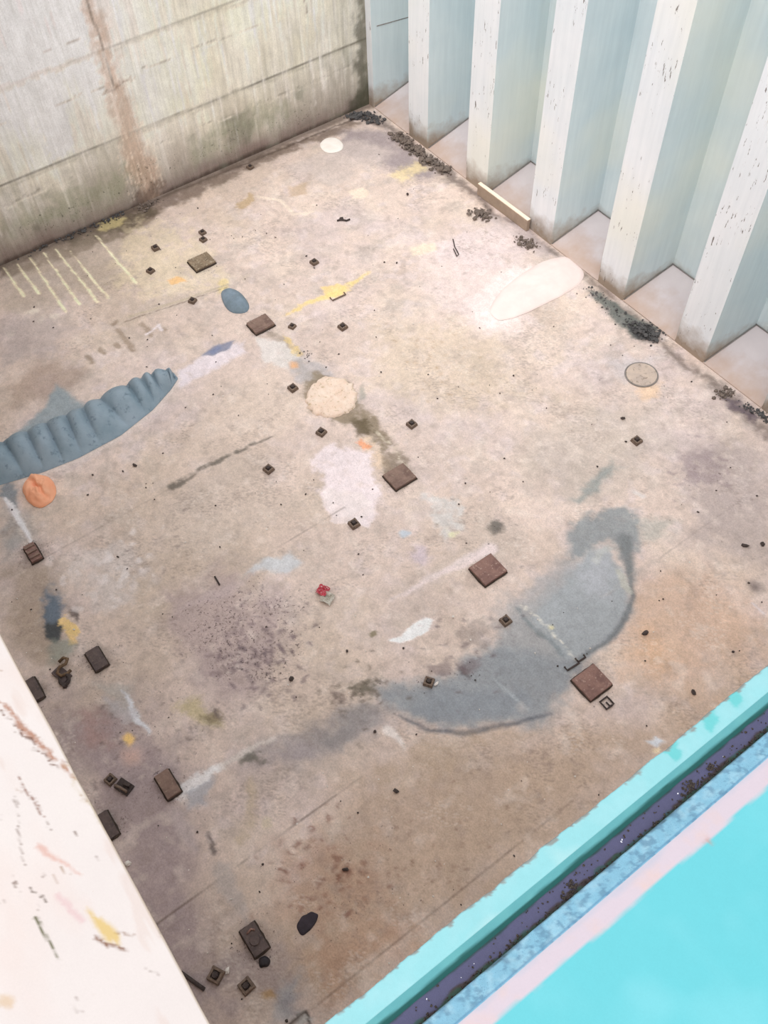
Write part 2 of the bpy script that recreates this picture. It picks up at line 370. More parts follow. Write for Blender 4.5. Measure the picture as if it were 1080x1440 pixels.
    c.line([(9.164, -6.416), (9.31, -6.396), (9.416, -6.403)], [.05, .04, .01], (240, 230, 224), .95, .05, .015, 8)
    c.poly([(9.155, -5.008), (9.184, -4.913), (9.326, -4.973), (9.328, -5.054)], (228, 222, 220), .9, .05, .02, 8)
    c.poly([(10.811, -4.393), (10.852, -4.263), (10.922, -4.243), (10.913, -4.355)], (214, 220, 228), .9, .04, .02, 8)
    c.poly([(10.907, -4.388), (10.93, -4.332), (10.978, -4.391), (10.944, -4.436)], (240, 222, 190), .9, .03, .02, 8)
    c.line([(10.382, -2.324), (10.539, -2.32)], .012, (222, 212, 214), .8, .03, .01)
    c.line([(8.507, -2.272), (8.613, -2.236)], .03, (222, 214, 210), .8, .05, .02)
    # the big grey dried slurry patch
    c.poly([(8.92, -4.752), (8.906, -4.328), (8.848, -3.639), (8.951, -3.186), (9.628, -3.511), (9.802, -3.998), (9.76, -4.473), (9.613, -4.943), (9.328, -5.191)], (150, 154, 156), .8, .3, .08, 3)
    c.poly([(8.738, -4.701), (8.655, -3.897), (8.662, -3.248), (9.282, -3.061), (9.754, -3.634), (9.879, -4.175), (9.836, -4.643), (10.085, -4.967), (9.854, -5.534), (9.188, -6.306), (8.759, -6.361), (8.858, -5.685), (9.091, -5.094)], (166, 166, 168), .7, .45, .12, 3)
    c.poly([(8.485, -3.418), (8.409, -3.171), (8.459, -2.716), (8.686, -2.414), (8.918, -2.494), (9.115, -2.806), (9.296, -3.042), (9.358, -3.192), (9.166, -3.058), (8.894, -3.02), (8.821, -3.23), (8.778, -3.575)], (142, 148, 151), .9, .2, .06, 4)
    c.poly([(8.98, -4.079), (8.783, -3.249), (8.906, -3.053), (9.214, -3.151), (9.504, -3.302), (9.678, -3.517), (9.786, -3.878), (9.785, -4.19), (9.729, -4.445), (9.374, -4.431), (9.063, -4.414)], (164, 169, 173), .92, .16, .03, 4)
    c.poly([(8.848, -3.639), (8.906, -3.053), (9.195, -3.176), (9.498, -3.536), (9.216, -3.763)], (172, 174, 180), .7, .25, .06, 4)
    c.line([(9.243, -3.112), (9.538, -3.303), (9.678, -3.561), (9.746, -3.818), (9.765, -4.119), (9.735, -4.451)], [.02, .03, .035, .03, .025, .015], (116, 122, 126), .85, .05, .012, 5)
    c.line([(8.919, -2.84), (9.185, -3.033), (9.402, -3.18)], [.08, .06, .03], (124, 128, 130), .85, .08, .02, 5)
    c.poly([(8.888, -3.349), (8.848, -3.065), (8.944, -3.067), (8.993, -3.226), (8.976, -3.343)], (186, 188, 186), .8, .05, .03, 8, grain=.6)
    c.poly([(9.175, -3.235), (9.195, -3.176), (9.494, -3.271), (9.496, -3.328), (9.287, -3.287)], (188, 188, 180), .9, .03, .02, 8)
    c.poly([(9.053, -4.862), (9.637, -4.361), (9.864, -4.264), (9.94, -4.638), (10.056, -4.941), (9.871, -5.358), (9.694, -5.777), (9.398, -6.099), (9.095, -6.238), (8.836, -6.324), (8.673, -6.208), (8.955, -5.76), (9.02, -5.33)], (150, 155, 160), .9, .3, .05, 3)
    c.poly([(9.051, -5.833), (9.613, -4.943), (9.882, -4.981), (9.767, -5.461), (9.449, -5.954), (9.13, -6.126)], (138, 144, 151), .7, .25, .06, 4)
    c.line([(10.029, -4.965), (9.871, -5.358), (9.666, -5.801), (9.404, -6.104), (9.101, -6.242)], [.01, .025, .03, .02, .01], (104, 108, 116), .85, .05, .012, 5)
    c.poly([(8.858, -6.294), (9.249, -6.352), (9.112, -6.79), (8.964, -7.299), (8.677, -7.627), (8.441, -7.821), (8.552, -7.292), (8.667, -6.75)], (168, 160, 162), .75, .4, .08, 3)
    c.poly([(8.585, -7.313), (8.791, -6.384), (9.064, -6.215), (9.025, -6.906)], (136, 134, 134), .6, .25, .08, 3, grain=.4)
    c.poly([(8.525, -7.954), (8.703, -7.215), (8.915, -7.18), (8.735, -7.913)], (166, 156, 160), .6, .35, .06, 3)
    c.poly([(9.272, -7.246), (9.482, -6.163), (9.854, -5.534), (10.085, -4.967), (10.026, -5.678), (9.719, -6.699)], (184, 162, 138), .5, .4, .08, 3)
    c.poly([(8.118, -2.995), (8.097, -2.815), (8.005, -2.402), (7.982, -2.069), (8.13, -2.093), (8.23, -2.498), (8.236, -2.909)], (150, 156, 154), .85, .18, .05, 4, grain=.3)
    c.poly([(8.77, -2.439), (9.142, -2.114), (9.252, -2.462), (9.056, -2.724)], (176, 178, 172), .6, .25, .06, 4)
    c.line([(8.882, -4.36), (9.245, -4.316), (9.704, -4.341)], [.006, .016, .006], (230, 226, 214), .9, .05, .03, 9, grain=.9, gs=24)
    c.spot([(9.272, -4.309)][0], .03, (240, 230, 180), .7, .05, grain=.8, gs=20)
    c.line([(8.869, -4.452), (9.264, -4.436), (9.592, -4.422)], [.03, .05, .02], (110, 124, 128), .6, .08, .02, 6, grain=.4)
    c.line([(9.328, -5.191), (9.634, -5.156), (9.863, -5.111)], [.01, .02, .01], (172, 178, 184), .8, .03, .01, 8, grain=.6, gs=24)
    c.spot([(9.801, -5.154)][0], .05, (190, 186, 186), .7, .08)
    c.spot([(7.901, -3.93)][0], .11, (112, 108, 102), .9, .12, wob=.03, grain=.35)
    c.poly([(8.537, -6.526), (8.53, -6.291), (8.685, -6.123), (8.794, -6.248), (8.692, -6.451)], (104, 98, 84), .85, .12, .06, 6, grain=.7)
    c.poly([(8.458, -6.699), (8.515, -6.556), (8.726, -6.565), (8.634, -6.728)], (124, 108, 106), .7, .12, .05, 6, grain=.6)
    c.line([(9.007, -5.416), (9.125, -5.395), (9.203, -5.399)], [.02, .05, .03], (96, 86, 88), .85, .06, .02, 8, grain=.4)
    c.poly([(8.747, -5.696), (8.942, -5.365), (9.091, -5.094), (9.193, -5.372), (8.923, -5.735)], (130, 116, 118), .6, .12, .06, 6, grain=.9)
    c.poly([(8.641, -5.126), (8.806, -4.758), (9.053, -4.862), (8.889, -5.225)], (140, 130, 126), .5, .12, .06, 6, grain=.9)
    c.spot([(8.177, -5.908)][0], .04, (140, 130, 108), .9, .02)
    c.poly([(8.441, -7.821), (8.593, -7.49), (8.753, -7.547), (8.586, -7.824)], (104, 104, 94), .8, .15, .06, 6, grain=.6)
    # bottom left corner stains
    c.poly([(5.733, -8.725), (5.591, -8.61), (5.442, -8.578), (5.727, -8.505), (6.053, -8.594), (6.239, -8.782), (6.074, -8.86)], (70, 76, 80), .95, .08, .04, 5)
    c.poly([(5.538, -8.682), (5.393, -8.486), (5.818, -8.46), (5.961, -8.569), (5.9, -8.799)], (120, 132, 146), .8, .15, .05, 5)
    c.poly([(5.818, -8.46), (5.981, -8.422), (6.089, -8.472), (5.957, -8.515)], (84, 74, 72), .8, .06, .03, 8, grain=.4)
    c.poly([(5.939, -8.628), (5.931, -8.52), (6.146, -8.499), (6.341, -8.573), (6.284, -8.649), (6.116, -8.657)], (242, 208, 148), 1., .05, .03, 9, grain=.4, gs=24)
    c.poly([(6.111, -8.809), (6.301, -8.555), (6.491, -8.728), (6.39, -8.934)], (150, 156, 146), .7, .2, .05, 5)
    c.spot([(7.664, -8.619)][0], .07, (246, 206, 134), .95, .09, grain=.3)
    c.spot([(7.831, -8.671)][0], .09, (222, 188, 176), .7, .15)
    c.poly([(7.018, -8.973), (7.242, -8.671), (7.748, -8.759), (7.418, -9.079)], (170, 140, 134), .7, .3, .08, 4, grain=.4)
    c.line([(7.124, -8.429), (7.412, -8.441), (7.71, -8.429)], [.01, .05, .02], (206, 208, 212), .85, .06, .02, 8, grain=.4, gs=20)
    c.poly([(6.858, -8.65), (7.087, -8.342), (7.492, -8.465), (7.314, -8.706)], (186, 184, 180), .6, .2, .05, 5, grain=.5)
    c.line([(8.463, -8.426), (8.464, -8.207), (8.466, -7.986)], [.08, .06, .03], (236, 232, 230), .95, .08, .03, 8, grain=.3)
    c.line([(8.466, -7.986), (8.502, -7.689), (8.526, -7.405)], [.03, .03, .02], (214, 206, 198), .8, .06, .02, 8, grain=.5)
    c.poly([(8.332, -8.459), (8.503, -8.107), (8.709, -8.306), (8.624, -8.538)], (168, 172, 182), .7, .15, .05, 5)
    c.poly([(7.575, -8.09), (7.684, -7.809), (8.092, -7.785), (8.027, -8.002)], (196, 182, 138), .7, .2, .06, 5, grain=.5)
    c.poly([(7.858, -7.906), (7.979, -7.677), (8.134, -7.793), (8.037, -7.923)], (120, 108, 88), .7, .12, .06, 6, grain=.8)
    c.line([(8.582, -8.595), (8.834, -8.598), (9.033, -8.608)], [.06, .07, .03], (190, 176, 176), .7, .1, .02, 6)
    c.line([(8.96, -8.449), (9.16, -8.469)], [.02, .035], (96, 88, 88), .8, .07, .02, 8, grain=.3)
    c.line([(9.345, -8.513), (9.616, -8.518), (9.87, -8.546)], [.1, .1, .04], (192, 182, 178), .75, .15, .03, 6, grain=.4)
    c.line([(9.211, -8.198), (9.099, -8.009), (8.778, -7.856)], [.05, .07, .05], (196, 178, 152), .6, .12, .03, 6, grain=.4)
    c.poly([(10.431, -8.753), (10.495, -8.637), (10.578, -8.637), (10.523, -8.75)], (182, 150, 108), .8, .06, .02, 8)
    c.poly([(10.464, -8.565), (10.558, -8.34), (10.865, -8.578), (10.701, -8.802)], (158, 164, 172), .6, .2, .05, 5)
    c.poly([(10.792, -8.677), (10.781, -8.471), (10.937, -8.478)], (190, 190, 188), .8, .05, .03, 8, grain=.4)
    c.line([(10.792, -8.714), (10.799, -8.483), (10.923, -8.535)], .012, (70, 62, 58), .9, .02, .01, 8)
    c.spot([(9.228, -7.926)][0], .05, (214, 200, 180), .9, .05)
    # rust dots and grimy clusters
    rr = random.Random(8)
    def dots(L, n, r, col, al):
        xs = [p[0] for p in L]; ys = [p[1] for p in L]
        for k in range(n):
            u = [rr.random() for _ in L]; t = sum(u); q = (sum(x*w for x, w in zip(xs, u))/t, sum(y*w for y, w in zip(ys, u))/t)
            q = (q[0]+rr.gauss(0, .25), q[1]+rr.gauss(0, .25)); R_ = rr.uniform(*r)
            c.line([q, (q[0]+rr.gauss(0, R_*1.5), q[1]+rr.gauss(0, R_*1.5))], R_, col, al*rr.uniform(.5, 1), .03, .02, 9)
    dots([(9.471, -7.956), (9.997, -7.242), (10.334, -7.644), (9.892, -8.142)], 70, (.004, .02), (134, 92, 78), .7)
    dots([(10.024, -7.094), (10.363, -6.406), (10.829, -6.438), (10.567, -7.325)], 70, (.003, .014), (128, 96, 78), .6)
    dots([(6.854, -7.521), (7.232, -6.263), (8.016, -6.679), (7.909, -7.506)], 120, (.004, .022), (118, 102, 108), .65)
    dots([(7.109, -7.032), (7.996, -7.118), (7.815, -7.362)], 60, (.006, .024), (104, 90, 96), .65)
    dots([(8.592, -5.481), (8.853, -4.695), (9.328, -5.191), (9.013, -5.614)], 60, (.004, .02), (112, 100, 104), .6)
    dots([(7.293, -4.055), (7.806, -3.374), (8.341, -3.838), (7.896, -4.429)], 40, (.003, .012), (120, 110, 108), .6)
    dots([(8.29, -6.586), (8.677, -5.929), (8.975, -6.334), (8.667, -6.75)], 50, (.005, .022), (104, 94, 84), .65)
    dots([(8.318, -1.624), (8.766, -0.848), (9.18, -1.553), (8.876, -1.956)], 50, (.004, .025), (144, 126, 132), .5)
    dots([(5.15, -7.922), (5.257, -6.037), (6.216, -6.503), (6.216, -8.079)], 70, (.003, .012), (136, 122, 120), .6)
    dots([(6.159, -8.745), (7.912, -7.767), (8.844, -8.698), (7.752, -9.001)], 60, (.004, .016), (112, 100, 98), .6)
    dots([(5.15, -7.922), (5.557, -7.38), (6.408, -7.821), (6.023, -8.337)], 30, (.01, .05), (232, 224, 222), .6)
    dots([(4.211, -2.631), (5.832, -1.661), (6.425, -3.366), (5.08, -3.51)], 60, (.004, .02), (186, 156, 122), .5)
    # fresh white spills
    c.line([(8.459, -8.455), (8.443, -8.334), (8.465, -8.183), (8.466, -7.986)], [.05, .06, .05, .02], (240, 236, 236), .95, .05, .03, 8)
    c.line([(8.466, -7.986), (8.493, -7.726), (8.513, -7.397)], [.025, .02, .012], (222, 212, 206), .8, .05, .03, 8)
    c.line([(7.139, -8.436), (7.412, -8.441), (7.71, -8.429)], [.006, .028, .012], (222, 222, 228), .9, .04, .02, 8)
    c.line([(7.134, -8.617), (7.425, -8.555), (7.421, -8.429)], [.05, .08, .04], (198, 192, 196), .5, .1, .04, 6, grain=.5)
    c.line([(8.003, -5.431), (8.015, -4.938), (8.077, -4.574), (8.094, -4.166)], [.008, .02, .03, .07], (234, 218, 216), .8, .06, .03, 7, grain=.4)
    c.line([(3.987, -8.439), (4.281, -8.434), (4.78, -8.448)], [.02, .03, .01], (238, 236, 238), .9, .03, .02, 7)
    # dark patches by the foot of the corrugated wall
    c.poly([(5.526, -0.303), (5.783, -0.162), (6.473, -0.152), (6.768, -0.04), (6.893, -0.276), (6.688, -0.5), (6.236, -0.461)], (104, 110, 106), .9, .14, .04, 5, grain=.3)
    c.poly([(6.414, -0.365), (6.738, -0.078), (6.912, -0.295), (6.736, -0.481)], (62, 60, 64), .85, .1, .04, 7, grain=.4)
    c.poly([(8.059, -0.329), (8.265, -0.159), (8.696, -0.183), (8.655, -0.334), (8.306, -0.403)], (104, 92, 100), .85, .12, .04, 7, grain=.4)
    c.poly([(7.263, -1.068), (7.469, -0.757), (7.661, -0.952), (7.495, -1.17)], (232, 200, 168), .7, .15, .05, 5)
    c.poly([(6.667, -1.006), (7.126, -0.406), (7.364, -1.039), (7.004, -1.2)], (206, 202, 206), .5, .3, .06, 5)
    c.spot([(10.264, -2.12)][0], .07, (116, 104, 104), .8, .12)
    c.poly([(3.243, -0.561), (3.837, -0.072), (5.011, -0.132), (4.642, -0.354), (3.893, -0.539)], (206, 192, 190), .7, .3, .06, 4, grain=.4)
    c.poly([(8.345, -1.589), (8.608, -1.056), (9.138, -1.261), (8.955, -1.677)], (150, 134, 138), .5, .2, .08, 5, grain=1.)
    # plate seams of the tank top, all square to the corrugated wall
    for x_, y0, y1, al, cl_ in ((6.602, -9.5, -5.2, .55, (120, 104, 100)), (9.396, -9.6, -6.9, .8, (112, 96, 88)), (5.076, -9.5, -6.4, .35, (130, 114, 106)), (6.784, -5.4, -.4, .25, (150, 134, 120)), (10.815, -9, -5.4, .6, (110, 94, 84)), (9.35, -3.6, -.3, .4, (150, 136, 130)), (9.509, -10, -9, .5, (110, 96, 90))):
        c.line([(x_, y0), (x_+.01, (y0+y1)/2), (x_, y1)], .006, cl_, al, .022, .004, 3, grain=.35, gs=3)
        c.line([(x_-.025, y0), (x_-.025, y1)], .008, (206, 190, 176), al*.5, .03, .008, 3, grain=.5, gs=4)
    # speck density
    for L, a in (([(6.472, -7.585), (6.602, -6.636), (7.357, -6.249), (8.016, -6.679), (8.223, -7.083), (7.909, -7.506), (7.187, -7.793)], .9), ([(8.2, -6.708), (8.677, -5.929), (9.053, -4.862), (9.39, -5.243), (8.937, -6.121), (8.578, -6.869)], .8), ([(7.21, -3.99), (7.624, -3.442), (8.366, -3.642), (8.364, -4.285), (7.748, -4.627)], .55), ([(9.374, -7.976), (10.106, -6.641), (10.829, -6.864), (10.847, -8.231), (9.944, -8.485)], .55), ([(8.266, -1.693), (8.766, -0.848), (9.331, -1.353), (8.92, -2.239)], .6), ([(5.063, -5.923), (6.08, -5.31), (6.77, -5.765), (6.065, -6.705)], .45), ([(5.996, -8.671), (7.289, -7.229), (9.285, -8.321), (8.269, -9.251)], .5), ([(9.745, -9.55), (10.568, -8.422), (10.883, -8.553), (10.263, -9.403)], .6), ([(6.533, -0.746), (7.703, -0.076), (8.373, -0.801), (7.274, -1.46)], .4)):
        c.poly(L, None, a, .5, .15, 1.5, layer='speck')
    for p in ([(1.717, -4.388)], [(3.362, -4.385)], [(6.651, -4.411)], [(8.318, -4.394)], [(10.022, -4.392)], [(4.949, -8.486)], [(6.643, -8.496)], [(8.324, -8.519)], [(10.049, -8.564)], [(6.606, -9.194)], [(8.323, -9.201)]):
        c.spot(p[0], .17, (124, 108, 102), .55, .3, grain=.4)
        c.spot(p[0], .3, None, .8, .3, layer='speck')
    for L in ([(9.04, -4.445), (8.783, -3.249), (9.504, -3.302), (9.786, -3.878), (9.729, -4.445)], [(9.051, -5.833), (9.613, -4.943), (9.882, -4.981), (9.627, -5.816), (9.064, -6.215)]):
        c.poly(L, None, 1., .2, .04, 3, layer='wet')

floor_m = stain_material('dusty steel floor', 1., (74, 60, 62), 9., .85, .18, .25)
fl = grid_mesh('floor', np.arange(-.1, 11.91, .02), np.arange(-10.72, .001, .02),
               lambda X, Y: np.stack([X, Y, (fbm(X, Y, .5, 3, 3)-.5)*.012-.006], -1), floor_m, paint_floor, (219, 200, 189), gain=1.05)
tag(fl, kind='structure')

# ------------------------------------------------------------------ left wall (plate bulkhead)
def paint_left(c):
    X, Z = c.X, c.Y                                     # X is y along the wall, Z is height
    st = lambda s, o: fbm(X*s, Z*.5, 1., 4, o)
    c.field((st(1.2, 2)-.45)*3, (196, 193, 178), .6)
    c.field((st(5, 8)-.52)*5, (226, 222, 214), .6)
    c.field((st(9, 5)-.58)*6, (164, 160, 146), .35)
    c.field((fbm(X, Z, 1.1, 4, 9)-.5)*3, (232, 224, 196), .5)
    # dust and rust along the foot
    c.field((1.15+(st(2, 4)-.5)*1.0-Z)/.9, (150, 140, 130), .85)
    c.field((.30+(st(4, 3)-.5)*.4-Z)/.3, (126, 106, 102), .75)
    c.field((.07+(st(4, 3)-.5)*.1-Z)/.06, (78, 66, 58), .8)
    for y0, y1 in ((-6.6, -4.3), (-3.4, -1.6)):
        c.poly([(y0, .3), (y1, .3), (y1, .75), (y0, .7)], (150, 152, 130), .6, .4, .12, 3, grain=.6)
    c.field((Z-1.3+(fbm(X, Z, .8, 3, 12)-.5)*1.2)/1.6*np.clip((-3.2-X)/2, 0, 1), (234, 228, 234), .7)  # upper left whitened: overexposed light put into the colour
    c.field((fbm(X*16, Z*1.6, 1., 4, 41)-.56)*7*np.clip((Z-.15)/.5, 0, 1), (236, 233, 230), .32)
    c.field((fbm(X*20, Z*1.3, 1., 4, 43)-.62)*7, (150, 144, 132), .22)
    c.field((fbm(X*3, Z*3, 1., 5, 47)-.60)*6*np.clip((1.3-Z)/.6, 0, 1), (116, 118, 104), .5)
    # horizontal plate seams
    for z, al, w in ((1.16, .95, .010), (2.44, .6, .007)):
        c.line([(-10.2, z+.02), (-5, z), (-.05, z-.02)], w, (84, 78, 68), al, .035, .006, 3)
        c.line([(-10.2, z-.05), (-.05, z-.05)], .03, (150, 146, 130), .5, .1, .03, 3, grain=.5)
    for z, ya, yb in ((.87, -10, -5.1), (.82, -4.0, -2.6), (.80, -2.2, -.4), (2.68, -10, -4.6), (1.95, -6.8, -4.5), (1.98, -3.9, -1.8)):
        c.line([(ya, z+.02), (yb, z)], .006, (120, 112, 98), .75, .03, .02, 5, grain=.9, gs=5)
        c.line([(ya, z-.03), (yb, z-.04)], .006, (236, 230, 218), .7, .03, .02, 5, grain=.9, gs=5)
    # vertical weld with run-down stains
    c.line([(-4.38, 4), (-4.34, 1.6), (-4.28, 0)], [.10, .16, .26], (184, 160, 142), .75, .25, .06, 4, grain=.5)
    c.line([(-4.42, 4), (-4.36, 1.9)], .010, (104, 92, 82), .8, .03, .02, 4)
    c.line([(-4.55, 1.9), (-4.1, 1.9)], .03, (140, 118, 102), .8, .08, .05, 6, grain=.5)
    for k in range(9):
        y = -4.6+.07*k
        c.line([(y, .1+.03*(k % 3)), (y-.01, .9+.25*((k*5) % 4))], [.012, .006], (226, 214, 200), .7, .03, .02, 8, grain=.7, gs=9, seed=k)
    c.poly([(-4.55, 0), (-4.5, .25), (-4.05, .3), (-3.95, 0)], (104, 86, 76), .6, .15, .06, 5, grain=.4)
    rr = random.Random(4)
    for k in range(46):                                 # white runs
        y = rr.uniform(-7, -.8); z = rr.choice((1.15, 2.4, 1.9, 3.2)); L = rr.uniform(.2, .9)
        c.line([(y, z), (y+.01, z-L)], [.02, .006], (236, 232, 228), rr.uniform(.3, .7), .05, .015, 6, seed=k)
    c.poly([(-5.6, 1.2), (-5.2, 1.2), (-5.15, 1.6), (-5.3, 2.2), (-5.5, 2.1)], (232, 230, 234), .6, .2, .08, 4, grain=.5)
    # darker far end by the corner
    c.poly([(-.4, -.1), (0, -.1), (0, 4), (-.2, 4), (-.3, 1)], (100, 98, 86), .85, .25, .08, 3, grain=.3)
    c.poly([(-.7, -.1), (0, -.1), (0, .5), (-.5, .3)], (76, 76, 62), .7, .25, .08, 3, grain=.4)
    c.line([(-1.15, 2.2), (-1.15, 1.9)], .01, (120, 100, 84), .7, .03)
    c.poly([(-6.5, .1), (-1, .1), (-1, .6), (-6.5, .7)], None, .7, .4, .1, 2, layer='speck')

wl_m = stain_material('grimy painted bulkhead', .75, (70, 74, 62), 7., .8, .2, .15, (26, 26, 1.6))
wl = grid_mesh('wall_left', np.arange(-10.7, .001, .03), np.arange(-.06, 8.01, .03),
               lambda X, Y: np.stack([np.full_like(X, -.1), X, Y], -1), wl_m, paint_left, (224, 220, 208), gain=1.28)
tag(wl, kind='structure')
sm = wl.modifiers.new('plate', 'SOLIDIFY'); sm.thickness = .05; sm.offset = -1

# ------------------------------------------------------------------ corrugated bulkhead on the right
def paint_mat(name, base, alt, front=False):
    k = NT(name)
    c = k.mix(k.ramp(k.noise(1.1, 4, .55), .35, .65), lin(base), lin(alt))
    c = k.mix(1., c, k.mix(k.ramp(k.noise(1, 4, .6, (14, 14, 1.0)), .3, .7), (.94, .95, .95), (1.04, 1.04, 1.03)), 'MULTIPLY')
    # patches of older cream and pale green paint
    c = k.mix(k.ramp(k.noise(.55, 3, .5, (1, 1, .8)), .52, .72, 0, .42), c, lin((244, 241, 220)))
    sep = k.n('ShaderNodeSeparateXYZ'); k.l(k.tc.outputs['Object'], sep.inputs[0])
    # dusty rust splash at the foot
    h = k.math('ADD', sep.outputs[2], k.ramp(k.noise(5, 4, .6), .2, .8, -.14, .14))
    c = k.mix(k.ramp(h, .06, .42, .95, 0), c, lin((158, 140, 122)))
    if front:
        s1 = k.noise(1, 4, .7, (26, 26, 5))
        area = k.noise(1.6, 3, .6)
        f = k.ramp(k.math('ADD', s1, k.ramp(area, .3, .7, -.06, .07)), .655, .69)
        c = k.mix(k.math('MULTIPLY', f, .85), c, lin((88, 74, 66)))
        f2 = k.ramp(k.noise(1, 4, .65, (9, 9, 2.2), 1.), .70, .76)
        c = k.mix(k.math('MULTIPLY', f2, .5), c, lin((188, 172, 158)))
    k.bump(k.noise(3, 4, .6), .15, .02)
    return k.done(c, .62, 0, .3)
paint_body = paint_mat('pale aqua paint', (216, 229, 233), (206, 222, 228))
paint_front = paint_mat('chalky white worn paint', (238, 241, 246), (230, 236, 242), True)

PITCH, FR, YF, YB, HW = 1.5, .51, -.07, .72, 8.0
prof = [(-.15, YF, 1), (.05, YF, 0)]
for k in range(1, 10):
    xr = PITCH*k+.05; xl = xr-FR; xp = xr-PITCH
    prof += [(xp+.10, YB, 0), (xl-.10, YB, 0), (xl, YF, 1), (xr, YF, 0)]
bm = bmesh.new()
zs = [-.05, .4, 2, 4, 6, HW]
rows = [[bm.verts.new((x, y, z)) for x, y, _ in prof] for z in zs]
sharp = []
for a in range(len(zs)-1):
    for i in range(len(prof)-1):
        f = bm.faces.new((rows[a][i], rows[a][i+1], rows[a+1][i+1], rows[a+1][i]))
        f.material_index = prof[i][2]
bmesh.ops.bevel(bm, geom=[e for e in bm.edges if abs(e.verts[0].co.z-e.verts[1].co.z) > .1 and len(e.link_faces) == 2],
                offset=.03, segments=3, affect='EDGES', profile=.5)
wr = obj('wall_right', bm, [paint_body, paint_front], smooth=False)
tag(wr, kind='structure')
dust = mottled('dusty shedder plate', (196, 182, 176), (178, 168, 166), 2.2, .85, None, .15)
weld_m = mottled('dark weld', (150, 144, 140), (122, 118, 114), 20)
kk = NT('shedder dust')
sp_ = kk.n('ShaderNodeSeparateXYZ'); kk.l(kk.tc.outputs['Object'], sp_.inputs[0])
cc = kk.mix(kk.ramp(kk.noise(2, 5, .6), .3, .7), lin((202, 192, 194)), lin((214, 205, 205)))
cc = kk.mix(kk.ramp(kk.math('ADD', sp_.outputs[2], kk.ramp(kk.noise(4, 4, .6), .2, .8, -.1, .1)), .0, .2, .75, 0), cc, lin((190, 162, 142)))
dust = kk.done(cc, .85, 0, .2)
for k in range(0, 9):
    xp = PITCH*k+.05; xl = xp+PITCH-FR
    bm = bmesh.new()
    t = .012
    lo = [(xp, YF, 0), (xl, YF, 0), (xl-.10, YB, .30), (xp+.10, YB, .30)]
    A = [bm.verts.new(p) for p in lo]; B = [bm.verts.new((p[0], p[1], p[2]+t)) for p in lo]
    bm.faces.new(A[::-1]); bm.faces.new(B)
    for i in range(4): bm.faces.new((A[i], A[(i+1) % 4], B[(i+1) % 4], B[i]))
    sh = obj('shedder_plate', bm, dust, wr)
    bm = bmesh.new()
    add_tube(bm, [(xp+.012, YF+.01, .02), (xp+.112, YB-.01, .32)], .008, 6)
    add_tube(bm, [(xp+.10, YB-.012, .318), (xl-.10, YB-.012, .318)], .008, 6)
    obj('weld_bead', bm, weld_m, sh, True)  # dark bead also draws the shadow line along the web base
bm = bmesh.new(); add_tube(bm, [(.065, .03, 1.37), (.135, .62, 1.35)], .008, 6)
obj('plate_seam', bm, weld_m, wr, True)

# ------------------------------------------------------------------ walls under the coamings
hold_m = mottled('dusty side plating', (222, 212, 202), (208, 196, 184), 1.2, .85, None, .1)
bm = bmesh.new(); add_box(bm, (11.92, -5.33, DECK/2-.06), (.10, 10.7, DECK-.14)); tag(obj('wall_front', bm, hold_m), kind='structure')
bm = bmesh.new(); add_box(bm, (5.9, -10.75, DECK/2-.06), (12.1, .10, DECK-.14)); tag(obj('wall_near', bm, hold_m), kind='structure')

# ------------------------------------------------------------------ cyan hatch coaming (bottom right)
X0, X1, X2, X3, X4, X5, X6, X7 = 11.827, 11.872, 11.887, 11.896, 11.924, 11.935, 11.976, 12.022
def edge_off(Y): return (fbm(Y*1., Y*0, 22, 4, 2)-.5)*.012 + (fbm(Y, Y*0, 5, 2, 4)-.5)*.006
co = thing('hatch_coaming', 'cyan painted hatch coaming with a dark drain groove along its hold-side edge', 'hatch coaming', (12.0, -5.2, DECK-.13))
def local(o, root):
    o.matrix_parent_inverse = root.matrix_basis.inverted(); return o
def strip(name, xa, xb, za, zb, mat, paint, base, n=None, jag=False, nz=None):
    us = np.linspace(xa, xb, n or max(3, int((xb-xa)/.003)))
    vs = np.concatenate([np.arange(-10.2, -8.4, .05), np.arange(-8.4, -6.6, .005), np.arange(-6.6, 0.001, .05)])
    def place(X, Y):
        t = (X-xa)/(xb-xa)
        x = X + (edge_off(Y)*(1-t) if jag else 0)
        z = DECK + za*(1-t) + zb*t
        if nz is not None: z = z + nz(X, Y)
        return np.stack([x, Y, z], -1)
    o = grid_mesh(name, us, vs, place, mat, paint, base, co, gain=.56)
    return local(o, co)
cy = stain_material('cyan coaming paint', .22, (60, 110, 110), 60., .5, .35, .1)
def paint_lip(c):
    c.field((fbm(c.X, c.Y, 14, 4, 3)-.5)*3, (176, 232, 238), .7)
    c.field((fbm(c.X, c.Y, 9, 3, 8)-.55)*4, (204, 240, 240), .6)
    for p in ([(11.8325, -7.3889)], [(11.8392, -7.2709)], [(11.8374, -7.187)]):
        y = p[0][1]
        c.poly([(X0-.01, y-.012), (X0-.01, y+.03), (X0+.03, y+.025), (X0+.033, y-.01)], (110, 214, 216), .9, .008, .007, 24)
    e = c.X-X0
    c.field((.004-e+(fbm(c.X, c.Y, 60, 3, 5)-.55)*.03)/.003, (150, 140, 132), .8)
lip = strip('coaming_lip', X0, X1, 0, 0, cy, paint_lip, (158, 226, 232), jag=True)
s_ = lip.modifiers.new('plate', 'SOLIDIFY'); s_.thickness = .012; s_.offset = -1
def paint_bev(c):
    c.field((fbm(c.X, c.Y, 20, 3, 3)-.5)*3, (122, 204, 206), .7)
    c.field((c.X-X2+.002+(fbm(c.X, c.Y, 11, 3, 1)-.5)*.010)/.003, (24, 96, 92), .95)  # dark green line: shade at the groove edge painted in
strip('bevelled_edge', X1, X3, 0, -.022, cy, paint_bev, (108, 190, 196))
